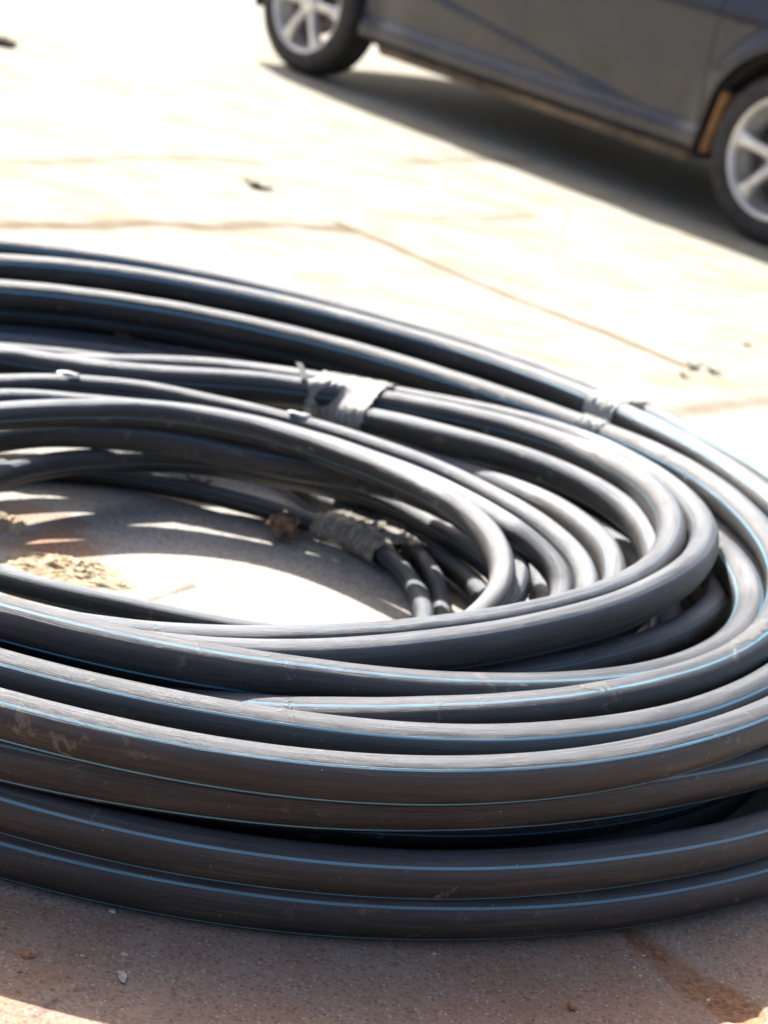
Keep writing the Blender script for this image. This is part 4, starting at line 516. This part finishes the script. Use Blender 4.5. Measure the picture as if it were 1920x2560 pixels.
leaf((0.5897, 4.4889, 0.001), 0.030, .02, 1.20, .4, SCRAP, 'small dark leaf at the left end of the leaf clump', 9)
leaf((0.0281, 2.9214, 0.012), 0.070, .018, -0.90, .4, LEAF, 'brown dry leaf lying between the taped pipe ends', 12)
leaf((-0.2913, 3.0058, 0.012), 0.050, .018, 0.20, .4, LEAF, 'pale dry leaf at the foot of the inner back turns', 13)
leaf((0.063, 2.841, 0.012), 0.050, .018, -1.20, .4, LEAF, 'small brown leaf between the two bent pipe ends', 14)
tag(lump('blob', (-1.6454, 7.0639, 0.012), (.05,.035,.02), plain('dark_blob', (.10,.07,.06), .9), None, 21, .5), 'dark brown stone on the bright concrete at the far left edge, added for a dark spot', 'blob')  # lump added to stand in for a shadow-like dark spot

# sandy rubble heaped on the concrete inside the coil
def heap(loc, rx, ry, h, m, seed, name, label, cat):
    n = 90; V = []; F = []
    for i in range(n):
        for j in range(n):
            x, y = (i / (n - 1) * 2 - 1), (j / (n - 1) * 2 - 1); q = math.hypot(x, y)
            e = max(0, 1 - q * (1 + .35 * noise.noise(Vector((x * 2, y * 2, seed)))))
            f = noise.noise(Vector((x * 4, y * 4, seed + 3))) * .5 + noise.noise(Vector((x * 10, y * 10, seed))) * .4 + noise.noise(Vector((x * 24, y * 24, seed))) * .22
            z = h * (min(1, e * 1.3) * (.7 + f * .8)) - .004 if e > 0 else -.004
            V.append((x * rx, y * ry, z))
    for i in range(n - 1):
        for j in range(n - 1):
            q = (i * n + j, (i + 1) * n + j, (i + 1) * n + j + 1, i * n + j + 1)
            if max(V[k][2] for k in q) > -.0035: F.append(q)
    o = mesh_obj(name, V, F, m); o.location = loc
    return tag(o, label, cat)
RUB = Mat('sandy_rubble'); tc = RUB.n('ShaderNodeTexCoord').outputs['Object']
f1 = RUB.noise(tc, 60, 7, .7); f2 = RUB.noise(tc, 260, 3, .6)
RUB.l(RUB.mix(RUB.ramp(f1, .35, .65), (.30, .21, .12), (.62, .52, .36)), RUB.p.inputs['Base Color']); RUB.set(Roughness=.95, Specular_IOR_Level=.15)
RUB.bump(RUB.math('ADD', f1, RUB.math('MULTIPLY', f2, .5)), .9, .006)
heap((-0.402, 2.5786, 0.0), .12, .07, .017, RUB.m, 2, 'sand_heap', 'crumbly tan sand heap on the concrete inside the coil at left', 'sand heap')
heap((-0.5295, 2.6965, 0.0), .05, .06, .015, RUB.m, 5, 'sand_heap', 'small flat patch of tan crumbs inside the coil at the far left', 'sand heap')

# ------------------------------------------------------------------ the car
def paint():
    M = Mat('dark_car_paint'); tc = M.n('ShaderNodeTexCoord').outputs['Object']
    f = M.noise(tc, 6, 6, .65); sep = M.n('ShaderNodeSeparateXYZ'); M.l(tc, sep.inputs[0])
    low = M.ramp(sep.outputs[2], .20, .75, 1, 0)
    M.l(M.mix(M.math('MULTIPLY', M.math('MULTIPLY', M.ramp(f, .35, .65), low), .20), (.006, .009, .022), (.17, .10, .055)), M.p.inputs['Base Color'])
    M.l(M.math('ADD', M.ramp(f, .4, .7, .10, .20), M.math('MULTIPLY', low, .12)), M.p.inputs['Roughness'])
    M.set(Specular_IOR_Level=.45, Coat_Weight=.5, Coat_Roughness=.03, Metallic=.0)
    return M.m
PAINT = paint()
RUBBER = plain('tyre_rubber', (.030, .027, .025), .75, nscale=25, noise_amt=.5, bumpd=.001)
ALLOY = plain('silver_alloy', (.66, .63, .60), .36, .5, .18, 12)
DARKP = plain('black_trim', (.02, .02, .02), .6)
UNDER = plain('dusty_underside', (.05, .042, .036), .9)
SILL = plain('dusty_sill', (.17, .12, .08), .8, nscale=5, noise_amt=.7)
GLASS = plain('tinted_window_glass', (.012, .014, .016), .06, nscale=3)
LAMP = plain('lamp_glass', (.55, .55, .52), .12, nscale=8)
RED = plain('red_lamp_glass', (.35, .02, .02), .15)
FLAP = plain('dusty_mud_flap', (.34, .18, .075), .8, nscale=20)
AX = 1.200; WR = .285
car = empty('parked_car', (0.6204, 7.8001, 0), -0.75008)
car.scale = (.96, .93, .96)
tag(car, 'dark glossy car with silver spoked wheels parked on the pale concrete behind the coil', 'car')
def smooth(a, b, x):
    t = min(1, max(0, (x - a) / (b - a))); return t * t * (3 - 2 * t)
def plan(x):                       # how the body narrows towards nose and tail
    e = smooth(1.25, 1.92, x) * .20 + smooth(-1.30, -1.90, x) * .12
    return 1 - e * e * 3.2
def half_w(x, z):
    w = .752 + .040 * smooth(.20, .235, z) - .022 * smooth(.275, .315, z) + .030 * smooth(.32, .50, z) + .006 * smooth(.5, .65, z) - .05 * smooth(.66, .98, z)
    zl = .43 - (x + AX - .89) * .146
    if -.80 < x < .66: w += .013 * (smooth(zl + .02, zl - .02, z) if False else (1 - smooth(zl - .02, zl + .022, z))) * smooth(-.80, -.6, x) * (1 - smooth(.35, .66, x))
    for xc in (AX, -AX):           # flared arches
        d = math.hypot(x - xc, z - WR); w += .014 * (1 - smooth(.345, .43, d))
    return w * plan(x)
AR = .345
def z_low(x):
    z = .205 + .05 * smooth(1.55, 1.85, x) + .17 * smooth(-1.42, -1.72, x)
    for xc in (AX, -AX):
        if abs(x - xc) < AR: z = max(z, WR + math.sqrt(AR * AR - (x - xc) ** 2) * 1.0)
    return z
def z_belt(x): return .93 + .03 * smooth(1.0, -1.4, x) - .16 * smooth(.95, 1.85, x)
def z_roof(x):
    return z_belt(x) + .01 + .46 * smooth(1.05, .28, x) * (1 - smooth(-1.25, -1.80, x) * .75) + .02 * math.cos(x)
xs = sorted(set([round(-1.74 + i * .04, 3) for i in range(91)] + [s * (AX + q * AR) for s in (1, -1) for q in (-1, -.995, -.97, -.93, -.87, .87, .93, .97, .995, 1)] + [s * (AX + q * (AR + .002)) for s in (1, -1) for q in (-1, 1)]))
rows = []
for x in xs:
    zl, zb, zr = z_low(x), z_belt(x), z_roof(x)
    prof = [(half_w(x, zl) - .05, zl + .012), (half_w(x, zl) - .006, zl)]
    for k in range(1, 61):
        z = zl + (zb - zl) * k / 60; prof.append((half_w(x, z), z))
    wb = half_w(x, zb); hh = zr - zb; ins = .20 * min(1, hh / .4)
    for k in range(1, 7):
        t = k / 6; prof.append((wb - ins * t - .02 * t * t - .10 * (t > .99), zb + hh * (t ** .92)))
    prof += [(wb * .5, zr + .03), (0, zr + .04)]
    rows.append([Vector((x, -y, z)) for y, z in prof] + [Vector((x, y, z)) for y, z in reversed(prof[:-1])])
V = [v for r in rows for v in r]; m_ = len(rows[0]); F = []
for i in range(len(rows) - 1):
    for k in range(m_ - 1): F.append((i * m_ + k, i * m_ + k + 1, (i + 1) * m_ + k + 1, (i + 1) * m_ + k))
F.append(tuple(range(m_))); F.append(tuple((len(rows) - 1) * m_ + k for k in reversed(range(m_))))
body = mesh_obj('body', V, F, PAINT, car)
def side_patch(name, x0, x1, zf0, zf1, off, s, m, parent, nx=26, nz=26, yf=None, ins=None, tilt=(0, 0)):
    bm = bmesh.new(); G = []
    for i in range(nx + 1):
        col = []
        for k in range(nz + 1):
            t = k / nz; x = x0 + (x1 - x0) * i / nx + (tilt[0] * (1 - i / nx) + tilt[1] * i / nx) * t
            z = zf0(x) + (zf1(x) - zf0(x)) * t
            col.append((x, z))
        G.append(col)
    f = yf or half_w
    out = [[bm.verts.new((x, s * (f(x, z) + off), z)) for x, z in c] for c in G]
    inn = [[bm.verts.new((x, s * (f(x, z) - .012), z)) for x, z in c] for c in G]
    for g in (out, inn):
        for i in range(nx):
            for k in range(nz): bm.faces.new((g[i][k], g[i + 1][k], g[i + 1][k + 1], g[i][k + 1]))
    for i in range(nx):
        for k in (0, nz): bm.faces.new((out[i][k], out[i + 1][k], inn[i + 1][k], inn[i][k]))
    for k in range(nz):
        for i in (0, nx): bm.faces.new((out[i][k], out[i][k + 1], inn[i][k + 1], inn[i][k]))
    return bm_obj(name, bm, m, parent, True)
def green(x, z):
    zb, zr = z_belt(x), z_roof(x); t = max(0, min(1, (z - zb) / max(.05, zr - zb))) ** (1 / .92)
    return half_w(x, zb) - .20 * min(1, (zr - zb) / .4) * t - .02 * t * t
for s in (-1, 1):
    for (x0, x1) in ((-.84, -.0205), (-.019, .835)):
        if x0 < -.5:
            zf = lambda x: max(.315, WR + math.sqrt(max(0, (AR + .03) ** 2 - (x + AX) ** 2)) if abs(x + AX) < AR + .03 else 0)
        else: zf = lambda x: .315
        d = side_patch('door', x0, x1, zf, lambda x: z_belt(x) - .012, .003, s, PAINT, car, 40, 70)
        hb = bmesh.new(); xc = x0 + .13
        bmesh.ops.create_cube(hb, size=1, matrix=Matrix.Translation((xc, s * (half_w(xc, .80) + .022), .80)) @ Matrix.Diagonal((.17, .022, .026, 1)))
        bmesh.ops.bevel(hb, geom=hb.edges[:], offset=.008, segments=2, affect='EDGES')
        bm_obj('handle', hb, PAINT, d, True)
        side_patch('window', x0 + .05, x1 - (.05 if x1 < 0 else .18), lambda x: z_belt(x) + .03, lambda x: z_roof(x) - .075, .004, s, GLASS, car, 16, 10, green, tilt=((.05 if x0 < -.5 else 0), (-.10 if x1 > 0 else 0)))
    # sill cover below the doors and mud flap ahead of the near rear arch
    mf = bmesh.new(); fx = AX - AR + .03
    bmesh.ops.create_cube(mf, size=1, matrix=Matrix.Translation((fx, s * .665, .33)) @ Matrix.Rotation(.16, 4, 'Y') @ Matrix.Diagonal((.03, .20, .22, 1)))
    bmesh.ops.bevel(mf, geom=mf.edges[:], offset=.008, segments=2, affect='EDGES')
    bm_obj('mud_flap', mf, FLAP, car, True)
    sb = bmesh.new()
    bmesh.ops.create_cube(sb, size=1, matrix=Matrix.Translation((0.0, s * .715, .196)) @ Matrix.Diagonal((1.62, .06, .05, 1)))
    bmesh.ops.bevel(sb, geom=sb.edges[:], offset=.015, segments=2, affect='EDGES')
    bm_obj('side_sill', sb, SILL, car, True)
# windscreen, rear window
for nm, xa, xb in (('windscreen', 1.0, .36), ('rear_window', -1.38, -1.70)):
    bm = bmesh.new(); g = []
    for i in range(13):
        x = xa + (xb - xa) * i / 12; z = z_roof(x) + .012
        hw = half_w(x, z_belt(x)) - .20 * min(1, (z_roof(x) - z_belt(x)) / .4) - .16
        g.append([bm.verts.new((x, hw * q, z + .022 + .012 * (1 - q * q))) for q in (-1, -.6, -.2, .2, .6, 1)])
    for a, b in zip(g[:-1], g[1:]):
        for k in range(5): bm.faces.new((a[k], a[k + 1], b[k + 1], b[k]))
    o = bm_obj(nm, bm, GLASS, car, True); md = o.modifiers.new('t', 'SOLIDIFY'); md.thickness = .006
# underside
bm = bmesh.new()
bmesh.ops.create_cube(bm, size=1, matrix=Matrix.Translation((.35, 0, .34)) @ Matrix.Diagonal((2.7, 1.06, .20, 1)))
bmesh.ops.create_cube(bm, size=1, matrix=Matrix.Translation((0, 0, .30)) @ Matrix.Diagonal((1.62, 1.40, .10, 1)))
bm_obj('underside', bm, UNDER, car)
for s in (-1, 1):
    for xc in (AX, -AX):
        bm = bmesh.new(); g = []
        for i in range(25):
            a = math.pi * (i / 24 * 1.16 - .08)
            g.append([bm.verts.new((xc + math.cos(a) * (AR + .004), s * y, WR + math.sin(a) * (AR + .004))) for y in (.768, .66, .54)])
        for a, b in zip(g[:-1], g[1:]):
            for k in range(2): bm.faces.new((a[k], a[k + 1], b[k + 1], b[k]))
        bm.faces.new([r[2] for r in g])
        bm_obj('wheel_arch', bm, UNDER, car, True)
        # lamps
    for nm, x0, x1, m in (('headlight', 1.45, 1.78, LAMP), ('tail_lamp', -1.73, -1.58, RED)):
        side_patch(nm, x0, x1, lambda x: .60, lambda x: .72, .006, s, m, car, 10, 6)
    mb = bmesh.new(); bmesh.ops.create_icosphere(mb, subdivisions=3, radius=1, matrix=Matrix.Translation((.70, s * .88, 1.0)) @ Matrix.Diagonal((.07, .11, .075, 1)))
    bm_obj('wing_mirror', mb, PAINT, car, True)
# bumpers
for sx in (1, -1):
    bm = bmesh.new(); g = []
    for i in range(21):
        q = -1 + i / 10; y = q * .70; x = sx * ((1.90 if sx > 0 else 1.79) - .17 * abs(q) ** 3.2); zo = 0 if sx > 0 else .15
        g.append([bm.verts.new((x - sx * dx, y, z + zo)) for dx, z in ((.05, .20), (0, .24), (-.02, .38), (0, .50), (.05, .53))])
    for a, b in zip(g[:-1], g[1:]):
        for k in range(4): bm.faces.new((a[k], a[k + 1], b[k + 1], b[k]))
    o = bm_obj('bumper', bm, PAINT, car, True); md = o.modifiers.new('t', 'SOLIDIFY'); md.thickness = .05
    pb = bmesh.new(); bmesh.ops.create_cube(pb, size=1, matrix=Matrix.Translation((1.925 if sx > 0 else -1.815, 0, .43 if sx > 0 else .58)) @ Matrix.Diagonal((.01, .50, .11, 1)))
    bm_obj('number_plate', pb, LAMP, car)
def lathe(name, prof, m, parent, n=64):
    V = []; F = []
    for i in range(n):
        a = i / n * 2 * math.pi
        for r, y in prof: V.append((r * math.cos(a), y, r * math.sin(a)))
    k = len(prof)
    for i in range(n):
        j = (i + 1) % n
        for q in range(k): F.append((i * k + q, i * k + (q + 1) % k, j * k + (q + 1) % k, j * k + q))
    o = mesh_obj(name, V, F, m, parent); return o
def wheel(xc, s, rot):
    # y measured outward from the wheel face
    tyre = [(.196, -.004), (.206, .004), (.228, .008), (.255, .006), (.275, -.006), (.283, -.026), (WR, -.05), (WR, -.075), (.2805, -.078), (.2805, -.084), (WR, -.087), (WR, -.13), (.281, -.155), (.266, -.176), (.23, -.182), (.200, -.175)]
    tyre = [(r, -s * 0 + (-1 if s > 0 else 1) * -y if False else y) for r, y in tyre]
    w = lathe('wheel', [(.196, -.018), (.203, .001), (.200, .003), (.192, -.002), (.183, -.014), (.180, -.06), (.165, -.12), (.196, -.17), (.190, -.172), (.155, -.122), (.172, -.06)], ALLOY, car)
    w.location = (xc, s * .792, WR)
    w.rotation_euler = (0, 0, math.pi if s < 0 else 0)
    lathe('tyre', tyre, RUBBER, w)
    bm = bmesh.new()
    for k in range(6):
        a = rot + k * math.pi / 3; R = Matrix.Rotation(-a, 4, 'Y')
        for (r0, r1, w0, w1, y0, y1) in ((.02, .185, .021, .017, -.012, -.016),):
            ring = []
            for i in range(9):
                t = i / 8; r = r0 + (r1 - r0) * t; ww = w0 + (w1 - w0) * math.sin(t * math.pi) * 1.0 + .012 * max(0, t - .78) / .22; ww = ww if t < .78 else w0 + .012 * (t - .78) / .22
                y = -.020 + .016 * math.sin(t * 2.6)
                ring.append([bm.verts.new(R @ Vector((r, yy, zz))) for zz, yy in ((-ww, y - .03), (-ww, y - .004), (-ww * .55, y + .003), (ww * .55, y + .003), (ww, y - .004), (ww, y - .03))])
            for p, q in zip(ring[:-1], ring[1:]):
                for k2 in range(6): bm.faces.new((p[k2], p[(k2 + 1) % 6], q[(k2 + 1) % 6], q[k2]))
    bm_obj('rim_spokes', bm, ALLOY, w, True)
    lathe('hub_cap', [(.0005, .002), (.03, .001), (.046, -.006), (.050, -.03), (.0005, -.03)], ALLOY, w, 32)
    lathe('brake_disc', [(.04, -.075), (.125, -.075), (.125, -.09), (.04, -.09)], plain('brake_steel', (.16, .15, .14), .5, .6), w, 40)
for xc in (AX, -AX):
    for s in (-1, 1): wheel(xc, s, .15 if xc > 0 else .05)
